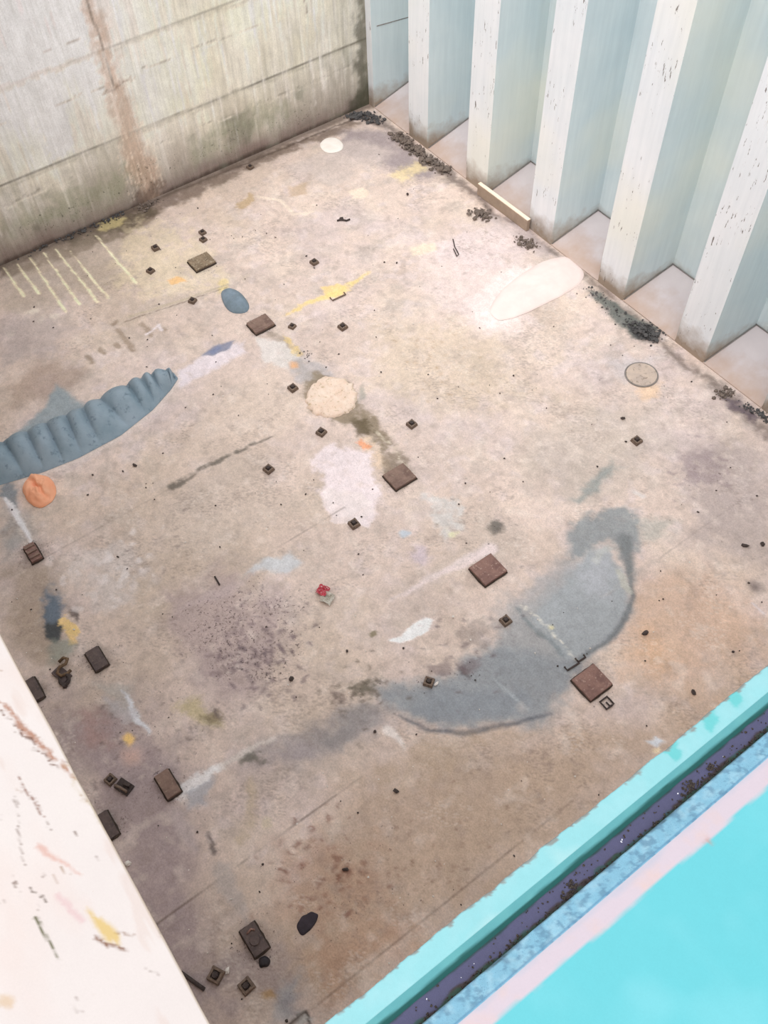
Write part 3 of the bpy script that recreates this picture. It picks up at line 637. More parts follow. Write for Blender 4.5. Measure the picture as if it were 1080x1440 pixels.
rub = stain_material('dark wet groove', .5, (30, 26, 34), 90., .5, .3, .3)
def paint_groove(c):
    c.field((X3+.004-c.X+(fbm(c.X, c.Y, 30, 3, 1)-.5)*.008)/.003, (20, 70, 68), .9)  # same painted shade line carried on into the groove
    c.field((c.X-X4-.001+(fbm(c.X, c.Y, 26, 3, 7)-.5)*.022)/.004, (66, 50, 44), .95)
    c.field((c.X-X5+.007+(fbm(c.X, c.Y, 34, 3, 2)-.5)*.022)/.004, (40, 92, 74), .7)
strip('drain_groove', X3, X5, -.022, -.022, rub, paint_groove, (92, 92, 128), n=16)
bl = stain_material('speckled blue paint', .55, (70, 100, 128), 110., .6, .3, .3)
def paint_blue(c):
    c.field((fbm(c.X, c.Y, 60, 3, 3)-.5)*4, (178, 222, 240), .6)
    c.field((X5+.004-c.X+(fbm(c.X, c.Y, 30, 3, 1)-.5)*.012)/.003, (62, 84, 92), .9)
    c.field((fbm(c.X, c.Y, 85, 3, 6)-.56)*8, (92, 136, 166), .6)
    c.field(1-np.abs(c.X-X6+.003)/.0016, (92, 146, 186), .9)
    c.poly([(X5, -8.5), (X6, -8.5), (X6, -6.6), (X5, -6.6)], None, .7, .01, .0, layer='speck')
strip('blue_strip', X5, X6, -.006, -.004, bl, paint_blue, (142, 200, 226))
dk = stain_material('cyan hatch deck paint', .10, (120, 160, 160), 30., .5, .3, .05)
def paint_deck(c):
    e = c.X-X7+(fbm(c.X, c.Y, 7, 5, 3)-.5)*.022
    c.field(-e/.004, (226, 212, 222), 1.)
    m = np.clip(-e/.004, 0, 1)
    c.field(m*(fbm(c.X, c.Y, 18, 4, 7)-.5)*4, (236, 210, 206), .8)
    c.field((X6+.012-c.X+(fbm(c.X, c.Y, 20, 3, 1)-.5)*.02)/.01, (204, 206, 222), .7)
    for p in ([(11.961, -7.8527)], [(12.0187, -7.4646)]):
        c.spot(p[0], .006, (206, 150, 130), .7, .014, wob=.006, ws=40)
    c.field(np.clip(e/.004, 0, 1)*(fbm(c.X, c.Y, 8, 3, 9)-.45)*2.5, (136, 226, 236), .6)
deck = strip('hatch_deck', X6, 12.9, -.004, 0, dk, paint_deck, (112, 216, 226), n=150)
bm = bmesh.new(); add_box(bm, (12.37, -5.1, DECK-.075), (1.06, 10.2, .09)); local(obj('coaming_body', bm, mottled('cyan body', (96, 190, 196), (84, 176, 184), 3), co), co)
# loose dirt in the groove
rnd = random.Random(11)
bm = bmesh.new()
for k in range(560):
    y = rnd.uniform(-8.45, -6.75)
    x = X4+rnd.gauss(.006, .003) if rnd.random() < .8 else rnd.uniform(X3+.004, X4)
    add_chunk(bm, (x, y, DECK-.022+.001), rnd.uniform(.0012, .0032), rnd)
for p, n in (([(11.9047, -7.4019)], 60), ([(11.9217, -7.3307)], 30), ([(11.9303, -7.7531)], 35)):
    for k in range(n):
        add_chunk(bm, (X4-.006+rnd.gauss(0, .006), p[0][1]+rnd.gauss(0, .012), DECK-.021+rnd.uniform(0, .002)), rnd.uniform(.0015, .0042), rnd)
tag(obj('groove_dirt', bm, mottled('groove crumbs', (58, 46, 42), (34, 28, 32), 300, .9, (150, 150, 130))), 'brown rust crumbs and dirt lying in the dark groove of the cyan coaming', 'dirt', kind='stuff')
bm = bmesh.new()
for k in range(9):
    y = rnd.uniform(-8.3, -6.9); add_chunk(bm, (rnd.uniform(X3+.008, X4-.004), y, DECK-.021), rnd.uniform(.0012, .0024), rnd)
tag(obj('white_grit', bm, mottled('white flakes', (226, 226, 236), (206, 206, 216), 80)), 'tiny white flakes scattered on the dark drain groove', 'grit', kind='stuff')

# ------------------------------------------------------------------ white coaming plate (bottom left)
YW = -8.488
def paint_white(c):
    X, Y = c.X, c.Y
    c.field((fbm(X, Y, 3, 4, 1)-.45)*3, (244, 234, 230), .6)
    c.field((fbm(X*.5, Y, 9, 4, 4)-.52)*4, (248, 230, 222), .5)
    c.field((fbm(X*.3, Y*1.4, 16, 4, 7)-.72)*14, (236, 212, 200), .35)
    c.field((YW-.004-Y < .0)*1., (226, 196, 150), .5)
    c.line([(10.8201, -8.5577), (10.9082, -8.5417), (10.9855, -8.5227), (11.0974, -8.4952)], [.004, .008, .009, .003], (190, 136, 108), .9, .012, .004, 30, grain=.8, gs=60)
    c.line([(10.842, -8.5668), (10.9502, -8.5422), (11.0589, -8.5121)], [.0015, .003, .0015], (130, 90, 70), .9, .005, .004, 40, grain=.7, gs=70)
    c.line([(11.0531, -8.5008), (11.1482, -8.4932), (11.2509, -8.483), (11.3402, -8.4855)], [.002, .005, .004, .002], (206, 184, 134), .6, .02, .006, 30, grain=.6, gs=50)
    c.poly([(11.3592, -8.5902), (11.3937, -8.5778), (11.4398, -8.5603), (11.4698, -8.5641), (11.445, -8.5868), (11.4079, -8.5926)], (238, 206, 128), .9, .012, .004, 30)
    c.line([(11.4229, -8.6015), (11.4486, -8.5886), (11.4855, -8.556)], [.002, .003, .001], (140, 90, 56), .9, .004, .003, 40)
    c.line([(11.4355, -8.5662), (11.4644, -8.5357)], .0015, (150, 104, 70), .8, .004, .003, 40)
    c.line([(11.3153, -8.6848), (11.3535, -8.6828), (11.4212, -8.6791)], [.003, .0025, .001], (112, 110, 74), .95, .004, .002, 40)
    c.line([(11.0221, -8.5973), (11.0849, -8.5922), (11.1352, -8.5891)], [.0015, .0025, .001], (150, 104, 84), .8, .004, .004, 40)
    c.line([(11.0558, -8.6184), (11.1482, -8.6478), (11.2081, -8.6605)], .001, (150, 130, 120), .7, .003, .004, 40)
    c.line([(11.2581, -8.6693), (11.3011, -8.6532)], .0015, (124, 108, 96), .8, .003, .004, 40)
    c.line([(11.1869, -8.6203), (11.2639, -8.5894), (11.2977, -8.5724)], [.006, .003, .001], (236, 190, 176), .8, .008, .004, 30)
    c.line([(11.3031, -8.6317), (11.3794, -8.611)], .006, (240, 206, 206), .7, .01, .004, 30)
    c.poly([(11.4018, -8.7983), (11.4303, -8.7803), (11.4379, -8.791), (11.4219, -8.8066)], (236, 208, 176), .8, .01, .004, 30)
    rr = random.Random(3)
    for k in range(70):
        x = rr.uniform(10.5, 11.7); y = rr.uniform(-9.0, -8.47); L = rr.uniform(.006, .035); a = rr.gauss(.25, .35)
        c.line([(x, y), (x+L*math.cos(a), y+L*math.sin(a))], rr.uniform(.0006, .0014), rr.choice(((130, 104, 90), (176, 140, 110), (150, 130, 120))), rr.uniform(.4, .9), .003, .004, 40, seed=k)
wh = stain_material('white scratched coaming paint', .10, (150, 110, 88), 26., .6, .3, .08)
wc = thing('coaming_plate', 'white painted coaming plate with rusty scratches, overhanging the hold at lower left', 'coaming plate', (6, -10.3, DECK-.13))
us = np.concatenate([np.arange(-.1, 10.3, .1), np.arange(10.3, 11.82, .005)])
vs = np.concatenate([np.arange(-10.85, -9.2, .05), np.arange(-9.2, YW+.0001, .005)])
wp = grid_mesh('top_plate', us, vs, lambda X, Y: np.stack([X, Y + np.where(Y > YW-.004, (fbm(X, X*0, 6, 3, 1)-.5)*.004, 0), np.full_like(X, DECK)], -1), wh, paint_white, (250, 241, 236), wc, gain=.53)
local(wp, wc)
s_ = wp.modifiers.new('plate', 'SOLIDIFY'); s_.thickness = .01; s_.offset = -1
bm = bmesh.new(); add_box(bm, (5.86, -10.3, DECK-.07), (11.9, 1.0, .12)); local(obj('stiffener', bm, hold_m, wc), wc)

# ------------------------------------------------------------------ things lying on the hold floor
rust = mottled('rusty pad steel', (146, 122, 110), (116, 94, 86), 9, .85, (150, 132, 116), .6)
rust_pale = mottled('tan worn pad steel', (156, 138, 116), (120, 104, 86), 12, .85, (206, 196, 176), .6)
rust_red = mottled('red brown pad steel', (150, 118, 108), (122, 94, 88), 9, .85, (176, 150, 138), .6)
rust_dark = mottled('dark pad steel', (108, 94, 90), (84, 74, 74), 12, .8, (124, 110, 100), .6)
weld_d = mottled('dirty weld', (78, 66, 58), (54, 46, 42), 30, .9)

def pad(p, size, h, mat, label, group, rz=0, grooves=False, knob=False, tilt=0):
    t = thing('steel_pad', label, 'steel pad', (p[0], p[1], 0), rz, group)
    a, b = size
    bm = bmesh.new()
    n = 24; ring = []
    rnd = random.Random(int(p[0]*100))
    pts = []
    for sx, sy, ex, ey in ((-1, -1, 1, -1), (1, -1, 1, 1), (1, 1, -1, 1), (-1, 1, -1, -1)):
        for i in range(6):
            u = i/6; pts.append(((sx+(ex-sx)*u)*a/2+rnd.gauss(0, .002), (sy+(ey-sy)*u)*b/2+rnd.gauss(0, .002), .006))
    add_tube(bm, pts, .014, 6, True)
    obj('weld_bead', bm, weld_d, t, True)
    bm = bmesh.new()
    add_box(bm, (0, 0, h/2), (a, b, h), 0, .004)
    bmesh.ops.subdivide_edges(bm, edges=[e for e in bm.edges if e.calc_length() > .05], cuts=5, use_grid_fill=True)
    for v in bm.verts:
        q = mnoise.noise(Vector((v.co.x*14+p[0], v.co.y*14+p[1], v.co.z*9)))
        v.co.z += q*.007 if v.co.z > h*.5 else 0
        v.co.x += q*.003
    pl = obj('plate', bm, mat, t)
    if grooves:
        bm = bmesh.new()
        bm.free()
        for s in (-.3, 0, .3):
            bm = bmesh.new(); add_box(bm, (s*a, 0, h+.008), (.03, b*.9, .03), 0, .006); obj('grip_bar', bm, rust, pl)
    if knob:
        bm = bmesh.new()
        add_cyl(bm, (a*.05, 0, h-.004), .05, .045, .022, 14)
        obj('boss', bm, rust_dark, pl, False)
        bm = bmesh.new(); add_tube(bm, [(-a*.28, -.03, h+.006), (-a*.32, .02, h+.012), (-a*.22, .045, h+.006)], .010, 6)
        obj('lug', bm, rust_red, pl, True)
    return t
G1 = 'steel pads in the row down the middle of the floor'
G2 = 'narrow steel pads in the row nearest the white coaming'
FW = (lambda s: s)
pad((1.711, -4.396), (.27, .33), .045, rust_pale, 'tan steel pad with chipped pale top among yellow stains near left wall', G1)
pad((3.362, -4.385), (.25, .31), .05, rust, 'rusty brown steel pad just below the small blue-grey mound', G1)
pad((6.651, -4.411), (.27, .31), .045, rust, 'brown steel pad between the cream crust and the pale pink floor patch', G1)
pad((8.318, -4.394), (.29, .32), .05, rust_red, 'reddish steel pad with light chips, between the white streak and grey slurry stain', G1)
pad((10.028, -4.398), (.29, .31), .045, rust_red, 'dark red-brown square steel pad beside the tiny square ring, closest to the cyan coaming', G1)
pad((4.956, -8.493), (.26, .13), .05, rust_red, 'small brown pad with raised cross bars, below the orange lump', G2, grooves=True)
pad((6.647, -8.489), (.27, .15), .042, rust_dark, 'dark steel pad to the right of the twisted lashing clamp', G2)
pad((8.324, -8.519), (.28, .15), .05, rust, 'dark brown steel pad at the end of the white spilled streak', G2)
pad((10.051, -8.561), (.27, .15), .05, rust_dark, 'blackish steel pad with a round boss and a black blob at its end', G2, knob=True)
pad((6.569, -9.203), (.28, .15), .042, rust_dark, 'dark steel pad half hidden by the white coaming, left of the twisted clamp', G2)
pad((8.329, -9.204), (.28, .15), .042, rust_dark, 'dark steel pad half hidden by the white coaming, below the pair of black lugs', G2)

# small lashing studs: square foot, raised rim and a bolt
stud_m = mottled('stud steel', (134, 116, 102), (104, 88, 78), 30, .8)
stud_d = mottled('stud dark', (82, 72, 68), (62, 54, 54), 40, .8)
def stud_parts(root):
    bm = bmesh.new(); add_box(bm, (0, 0, .012), (.105, .105, .024), 0, .004); obj('foot_plate', bm, stud_m, root)
    bm = bmesh.new()
    for sx, sy, w, d in ((0, -.038, .1, .018), (0, .038, .1, .018), (-.038, 0, .018, .08), (.038, 0, .018, .08)):
        add_box(bm, (sx, sy, .034), (w, d, .022), 0, .003)
    obj('rim', bm, stud_m, root)
    bm = bmesh.new(); add_cyl(bm, (0, 0, .02), .030, .024, .045, 6); obj('bolt', bm, stud_d, root)
SG = 'small square steel studs on the hold floor'
studs = [
 ((1.123, -4.051), 'upper small stud of the touching pair above the tan pad', .1, .9),
 ((1.274, -4.124), 'lower small stud of the touching pair above the tan pad', .2, .9),
 ((1.002, -4.792), 'small stud left of the tan pad, right of the longest yellow scratch top', .0, 1.),
 ((1.41, -5.09), 'small stud at the lower end of the longest yellow scratch', .3, .95),
 ((2.348, -4.908), 'small stud on the thin scratched line left of the blue-grey mound', .5, .95),
 ((2.733, -3.076), 'lone small stud on clean floor above the yellow wedge stain', .1, 1.),
 ((4.093, -3.501), 'small stud below the thin bracket near the yellow wedge stain', .1, 1.05),
 ((3.653, -4.052), 'small dark stud close to the right side of the brown pad', .4, .85),
 ((4.628, -4.667), 'small stud at the left edge of the cream crust', .1, 1.05),
 ((5.481, -4.784), 'small dark stud below the cream crust, above the pink patch', .3, 1.05),
 ((5.577, -5.633), 'dark stud on the speckled floor right of the blackened seam', .2, 1.05),
 ((6.881, -5.252), 'dark square stud at the bottom edge of the pale pink patch', .0, 1.1),
 ((6.072, -3.791), 'square stud alone to the right of the dark brown stain', .1, 1.05),
 ((8.931, -4.649), 'square stud with olive rim left of the grey slurry stain', .0, 1.05),
 ((9.001, -5.766), 'round dark stud with white flakes on the edge of the grey slurry', .6, 1.0),
 ((7.981, -1.715), 'square stud in the open floor below the round cover plate', .0, 1.05),
 ((0.175, -2.629), 'small stud against the foot of the left wall, right of the weld', .2, .9),
 ((7.934, -8.963), 'smaller black lug of the pair near the white coaming', .3, .95),
 ((10.096, -8.993), 'dark stud left of the white flake near the bottom coaming corner', .5, 1.2),
 ((10.33, -8.816), 'dark stud below the blackish pad, nearest the photo bottom', .1, 1.15),
]
proto = None
for p, lab, rz, s in studs:
    if proto is None:
        r = thing('lashing_stud', 'x', 'stud', (0, 0, 0), 0, SG); stud_parts(r); proto = r; kids = list(r.children)
    else:
        r = proto.copy(); link(r)
        for ch in kids:
            d = ch.copy(); d.parent = r; COL.objects.link(d)
    r.location = (p[0], p[1], -.002); r.rotation_euler = (0, 0, rz); r.scale = (s, s, s); r['label'] = lab

# black U lug beside the smaller one
t = thing('steel_lug', 'larger black open steel lug beside the small one near the white coaming', 'lug', (*(8.08, -8.885), 0), .4)
bm = bmesh.new(); add_box(bm, (0, 0, .012), (.17, .12, .024), 0, .005); obj('foot_plate', bm, stud_d, t)
bm = bmesh.new(); add_tube(bm, [(-.06, -.04, .02), (-.065, -.04, .07), (0, -.035, .085), (.06, -.03, .07), (.06, -.03, .02)], .014, 7); obj('loop', bm, stud_m, t, True)
bm = bmesh.new(); add_box(bm, (.02, .03, .04), (.08, .04, .04), .2, .006); obj('block', bm, stud_d, t)

# twisted clamp
t = thing('lashing_clamp', 'twisted rusty lashing clamp with a bent strap and a black shackle', 'clamp', (*(6.583, -8.855), 0), 0)
strap_m = mottled('rusty strap', (128, 104, 80), (90, 72, 58), 20, .8)
bm = bmesh.new()
pts = [(-.16+.02*math.sin(k), -.06+.03*k*.0+.12*math.sin(k*.55), .02+.06*abs(math.sin(k*.5))) for k in range(1)]
pts = [(-.15, .02, .025), (-.15, .08, .05), (-.10, .11, .07), (-.05, .07, .08), (-.06, 0, .07), (-.02, -.05, .06), (.03, -.03, .05), (.04, .03, .04), (.02, .08, .03)]
add_tube(bm, pts, [.018]*9, 8); obj('bent_strap', bm, strap_m, t, True)
bm = bmesh.new()
add_tube(bm, [(.08+.06*math.cos(a), -.02+.05*math.sin(a), .03+.012*math.sin(a)) for a in [k*math.pi/7 for k in range(14)]], .02, 8, True); obj('shackle', bm, stud_d, t, True)
bm = bmesh.new(); add_box(bm, (.0, -.02, .015), (.2, .12, .03), .3, .006); obj('jaw', bm, rust_dark, t)
bm = bmesh.new(); add_cyl(bm, (.14, -.05, .0), .03, .026, .05, 6); obj('nut', bm, stud_d, t)

# tiny square ring beside the last middle pad, brackets
t = thing('square_ring', 'tiny open square steel ring beside the dark red-brown pad', 'ring', (*(10.283, -4.427), 0), .0)
bm = bmesh.new()
add_tube(bm, [(-.05, -.05, .014), (.05, -.05, .014), (.05, .02, .014), (.05, .05, .014), (-.05, .05, .014)], .012, 6, True); obj('frame', bm, stud_d, t)
bm = bmesh.new(); add_tube(bm, [(-.01, .0, .012), (.02, .0, .014), (.05, .0, .014)], .010, 6); obj('tongue', bm, stud_d, t)
def bracket(name, p, rz, L, W, label, mat):
    bm = bmesh.new()
    add_tube(bm, [(-L/2, W, .012), (-L/2, 0, .012), (L/2, 0, .012), (L/2, W*.7, .012)], .011, 6)
    o = obj(name, bm, mat, loc=(p[0], p[1], 0)); o.rotation_euler = (0, 0, rz)
    tag(o, label, 'bracket'); return o
bracket('steel_bracket', (3.569, -3.203), -1.15+math.pi/2*1.7, .22, .07, 'thin flat bracket lying at the tip of the yellow wedge stain', stud_m)
bracket('steel_bracket', (9.775, -4.426), 1.5, .16, .05, 'upper thin black bracket left of the red-brown pad by the slurry', stud_d)
bracket('steel_bracket', (9.768, -4.297), 1.5, .10, .05, 'small black bracket on the slurry edge above the red-brown pad', stud_d)
bm = bmesh.new(); 
A, B = (3.57, -1.14), (3.884, -1.281)
add_tube(bm, [(A[0], A[1], .008), ((A[0]+B[0])/2, (A[1]+B[1])/2-.02, .014), (B[0], B[1], .008), (B[0]+.02, B[1]-.05, .008), ((A[0]+B[0])/2+.02, (A[1]+B[1])/2-.06, .01)], .008, 6)
tag(obj('wire_clip', bm, stud_d, smooth=True), 'thin bent wire clip on the whitish floor left of the pale heap', 'wire')
bm = bmesh.new()
A, B = (2.147, -2.271), (2.24, -2.097)
add_tube(bm, [(A[0], A[1], .01), ((A[0]*2+B[0])/3, (A[1]*2+B[1])/3, .02), ((A[0]+2*B[0])/3+.03, (A[1]+2*B[1])/3, .012), (B[0], B[1], .01)], .014, 6)
add_chunk(bm, (*(2.16, -2.2), .02), .03, random.Random(2))
tag(obj('scrap_wire', bm, stud_d, smooth=True), 'crooked bit of dark scrap wire in the upper middle of the floor', 'wire')
bm = bmesh.new()
A, B = (9.891, -9.234), (10.134, -9.131)
add_tube(bm, [(A[0], A[1], .02), ((A[0]+B[0])/2, (A[1]+B[1])/2, .02), (B[0], B[1], .02)], .018, 8)  # thin dark tube lying on the floor
tag(obj('dark_rod', bm, stud_d, smooth=True), 'thin dark rod poking out from under the white coaming', 'rod')
bm = bmesh.new()
A, B = (9.043, -3.581), (6.557, -6.932)
A, B = (6.505, -6.939), (6.637, -6.95)
add_tube(bm, [(A[0], A[1], .008), (B[0], B[1], .008)], .010, 6)
tag(obj('steel_pin', bm, stud_d, smooth=True), 'short dark pin left of the pale blue smear', 'pin')

# round cover plate
t = thing('cover_plate', 'round flat cover plate near the foot of the last rib', 'cover plate', (*(7.214, -0.863), 0), 0)
cov_m = mottled('cover dust', (206, 188, 172), (184, 168, 158), 6, .85, (150, 136, 124), .3)
bm = bmesh.new(); add_cyl(bm, (0, 0, -.004), .205, .20, .016, 40); obj('disc', bm, cov_m, t)
bm = bmesh.new(); add_tube(bm, [(.212*math.cos(a), .212*math.sin(a), .004) for a in [k*math.pi/20 for k in range(40)]], .010, 6, True); obj('rim', bm, weld_m, t, True)

# ---- soft lumps and mounds
def mound(name, outline, h, mat, label, cat, n=26, power=.6, bumpy=.0, bs=6., edge=.0, kind=None, seed=0., crease=None):
    cx = sum(p[0] for p in outline)/len(outline); cy_ = sum(p[1] for p in outline)/len(outline)
    # resample outline
    L = []
    m = len(outline)
    for i in range(m):
        p0, p1, p2, p3 = (outline[(i+j-1) % m] for j in range(4))
        for q in range(6):
            t = q/6
            L.append(tuple(.5*((2*p1[d])+(-p0[d]+p2[d])*t+(2*p0[d]-5*p1[d]+4*p2[d]-p3[d])*t*t+(-p0[d]+3*p1[d]-3*p2[d]+p3[d])*t**3) for d in (0, 1)))
    bm = bmesh.new(); rings = []
    for r in range(n):
        f = 1-r/n
        row = []
        for k, (x, y) in enumerate(L):
            e = 1+edge*mnoise.noise(Vector((x*bs*2+seed, y*bs*2, 1)))
            px, py = (x-cx)*f*e, (y-cy_)*f*e
            z = h*(1-f**(1/power*1.4))**.75 if r else -.004
            if r: z += bumpy*h*mnoise.fractal(Vector((px*bs+seed, py*bs, 0)), 1, 2, 4)*min(1, (1-f)*5)
            if r and crease is not None:
                q = abs(px*math.sin(crease)-py*math.cos(crease)+.012*math.sin(px*40))
                z -= .45*h*math.exp(-(q/.022)**2)*min(1, (1-f)*2)
            row.append(bm.verts.new((px, py, max(z, -.004))))
        rings.append(row)
    top = bm.verts.new((0, 0, h*(.55 if crease is not None else 1)))
    N = len(L)
    for r in range(n-1):
        for k in range(N): bm.faces.new((rings[r][k], rings[r][(k+1) % N], rings[r+1][(k+1) % N], rings[r+1][k]))
    for k in range(N): bm.faces.new((rings[-1][k], rings[-1][(k+1) % N], top))
    bmesh.ops.recalc_face_normals(bm, faces=bm.faces)
    o = obj(name, bm, mat, smooth=True, loc=(cx, cy_, .002))
    return tag(o, label, cat, kind=kind)
mound('powder_heap', [(5.026, -1.618), (4.857, -1.268), (4.764, -0.802), (4.763, -0.351), (4.888, -0.088), (5.151, -0.052), (5.383, -0.197), (5.453, -0.495), (5.446, -0.932), (5.406, -1.357), (5.33, -1.641), (5.203, -1.714)], .07,
      mottled('pale powder', (247, 229, 223), (240, 221, 215), 3, .9, None, .15), 'pale pinkish-white powder heap at the foot of the corrugated wall', 'powder heap', power=.5, bumpy=.25, bs=3, edge=.03)
mound('white_disc', [(0.346, -1.385), (0.273, -1.222), (0.359, -1.081), (0.564, -1.077), (0.694, -1.195), (0.657, -1.368), (0.529, -1.437)], .02,
      mottled('white blob', (250, 244, 238), (240, 232, 224), 6, .7, None, .1), 'small white rounded blob near the far corner of the floor', 'blob', power=.3)
mound('cream_crust', [(4.856, -4.636), (4.715, -4.409), (4.736, -4.173), (4.92, -4.035), (5.172, -4.015), (5.352, -4.186), (5.407, -4.314), (5.374, -4.515), (5.244, -4.626), (5.096, -4.683)], .05,
      mottled('cream crust', (240, 222, 206), (234, 208, 188), 9, .9, (196, 174, 142), .7), 'cream coloured crust with scalloped edge over the middle pad row', 'crust', power=.15, bumpy=.7, bs=8, edge=.2)
mound('orange_lump', [(3.993, -8.218), (3.871, -8.09), (3.911, -7.965), (4.064, -7.871), (4.264, -7.894), (4.386, -8.016), (4.381, -8.163), (4.217, -8.24)], .12,
      mottled('orange rag', (253, 190, 154), (250, 174, 136), 5, .8, None, .3), 'soft orange lump with a dark crease under the blue-grey slick', 'lump', power=.5, bumpy=.4, bs=7, edge=.05, crease=.15)
mound('slate_mound', [(2.444, -4.494), (2.436, -4.358), (2.614, -4.273), (2.891, -4.298), (3.003, -4.412), (2.904, -4.564), (2.705, -4.587)], .09,
      mottled('slate mud', (134, 150, 164), (112, 128, 138), 6, .55, None, .3), 'small oval blue-grey mound between the two upper middle pads', 'mound', power=.6, bumpy=.2, bs=5)
mound('black_scrap', [(10.178, -8.186), (10.141, -8.115), (10.159, -8.017), (10.214, -7.983), (10.261, -8.053), (10.282, -8.145), (10.262, -8.193)], .015,
      mottled('black scrap', (66, 58, 66), (54, 48, 54), 12, .8, None, .3), 'flat black ragged scrap on the brown floor near the bottom', 'scrap', power=.15, edge=.16, bs=9)
mound('tar_blob', [(10.213, -8.619), (10.213, -8.559), (10.273, -8.536), (10.302, -8.584), (10.269, -8.638)], .03,
      mottled('tar', (54, 48, 52), (40, 36, 40), 14, .5, None, .5), 'small black tar blob at the lower end of the blackish pad', 'blob', power=.4, edge=.15, bs=12)

# long rippled slick of sludge: a low relief with transverse ridges
up = [(3.223, -8.765), (3.138, -8.162), (3.184, -7.595), (3.243, -7.119), (3.212, -6.588), (3.243, -6.127), (3.356, -5.81), (3.518, -5.789)]
lo_ = [(3.707, -8.951), (3.759, -8.419), (3.896, -7.91), (3.96, -7.455), (3.953, -6.855), (3.818, -6.323), (3.652, -5.97), (3.54, -5.802)]
def interp(L, t):
    f = t*(len(L)-1); i = min(int(f), len(L)-2); u = f-i
    return (L[i][0]*(1-u)+L[i+1][0]*u, L[i][1]*(1-u)+L[i+1][1]*u)
bm = bmesh.new(); NS, NTt = 220, 30
G = []
for i in range(NS+1):
    t = i/NS
    ph = t*11.5 + .5*mnoise.noise(Vector((t*7, 0, 3)))
    fr = ph-math.floor(ph)
    sc = abs(math.sin(math.pi*ph))                      # scallops along the upper rim
    a, b = interp(up, t), interp(lo_, min(1, t))
    row = []
    for j in range(NTt+1):
        s = j/NTt
        s2 = s
        ph2 = ph*1.15 - .9*s                               # ridges lean
        w = math.sin(math.pi*s)**.6
        ridge = (abs(math.sin(math.pi*ph2))**.45)
        x = a[0]*(1-s)+b[0]*s; y = a[1]*(1-s)+b[1]*s
        off = (1-s)*(.018*(sc-.5))
        x -= off
        amp = (1-s)**.55
        z = (.05*w + .24*w*(.1+.9*ridge)*amp) * min(1, (1-t)*6+.05) * min(1, t*8+.2)
        z += .006*mnoise.fractal(Vector((x*9, y*9, 0)), 1, 2, 4)*w
        row.append(bm.verts.new((x, y, z-.004)))
    G.append(row)
for i in range(NS):
    for j in range(NTt):
        bm.faces.new((G[i][j], G[i+1][j], G[i+1][j+1], G[i][j+1]))
bmesh.ops.recalc_face_normals(bm, faces=bm.faces)
if sum(f.normal.z for f in bm.faces) < 0: bmesh.ops.reverse_faces(bm, faces=bm.faces)
slm = mottled('blue grey sludge', (150, 166, 178), (130, 150, 162), 3, .6, (112, 130, 142), .3)
tag(obj('sludge_slick', bm, slm, smooth=True), 'long tapering blue-grey sludge slick with ripples across it at the left edge', 'sludge')

# crumpled wrapper
t = thing('crumpled_wrapper', 'crumpled red and white wrapper lying in the middle of the floor', 'wrapper', (*(7.452, -6.061), 0), .5)
def crumple(bm, c, s, seed):
    n = 7; g = []
    for i in range(n):
        for j in range(n):
            x = (i/(n-1)-.5)*s[0]; y = (j/(n-1)-.5)*s[1]
            g.append(bm.verts.new((c[0]+x+.02*mnoise.noise(Vector((x*30, y*30, seed))), c[1]+y+.02*mnoise.noise(Vector((y*30, x*30, seed+4))), c[2]+.03+.045*mnoise.noise(Vector((x*22, y*22, seed+9))))))
    for i in range(n-1):
        for j in range(n-1): bm.faces.new((g[i*n+j], g[(i+1)*n+j], g[(i+1)*n+j+1], g[i*n+j+1]))
bm = bmesh.new(); crumple(bm, (-.03, .02, .012), (.13, .13), 1); tag(obj('red_fold', bm, mottled('red film', (190, 64, 78), (166, 52, 66), 20, .5, (236, 220, 216), .1), t), 'red printed fold')
bm = bmesh.new(); crumple(bm, (.06, -.04, 0), (.14, .14), 6); tag(obj('white_fold', bm, mottled('white film', (214, 208, 198), (176, 170, 156), 20, .5, (110, 100, 90), .1), t), 'white crumpled fold')

# timber batten resting along the foot of the bulkhead
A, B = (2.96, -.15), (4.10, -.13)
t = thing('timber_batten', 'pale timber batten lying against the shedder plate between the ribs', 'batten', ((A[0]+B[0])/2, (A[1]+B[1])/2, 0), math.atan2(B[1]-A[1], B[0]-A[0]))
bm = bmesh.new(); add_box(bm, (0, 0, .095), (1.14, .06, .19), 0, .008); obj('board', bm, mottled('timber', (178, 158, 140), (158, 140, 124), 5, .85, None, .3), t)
bm = bmesh.new(); add_box(bm, (0, .004, .196), (1.14, .06, .014), 0, .004); tag(obj('top_edge', bm, mottled('pale timber', (254, 240, 220), (250, 232, 208), 5, .8), t), 'top edge whitened as a sunlit sliver')  # paler than the board: sunlit sliver put into the colour

# rubble heaps (uncountable crumbs)
rub_m = mottled('rubble', (132, 118, 108), (94, 84, 80), 60, .9, (176, 164, 150), .6)
rub_g = mottled('wet rubble', (96, 94, 92), (70, 68, 72), 60, .6, (116, 118, 114), .6)
def rubble(path, n, spread, r, label, seed, mat=None, h=.05):
    rnd = random.Random(seed); bm = bmesh.new()
    for k in range(int(n*1.7)):
        f = rnd.random()*(len(path)-1); i = min(int(f), len(path)-2); u = f-i
        x = path[i][0]*(1-u)+path[i+1][0]*u+rnd.gauss(0, spread); y = path[i][1]*(1-u)+path[i+1][1]*u+rnd.gauss(0, spread)
        rr = rnd.uniform(*r)*(.6 if rnd.random() < .85 else 1.3)
        d = math.exp(-((x-path[i][0]*(1-u)-path[i+1][0]*u)**2)/(spread*spread+1e-6))
        add_chunk(bm, (x, min(y, -.09), rr*.35+rnd.random()*h*d), rr, rnd)
    return tag(obj('rubble', bm, mat or rub_m), label, 'rubble', kind='stuff')
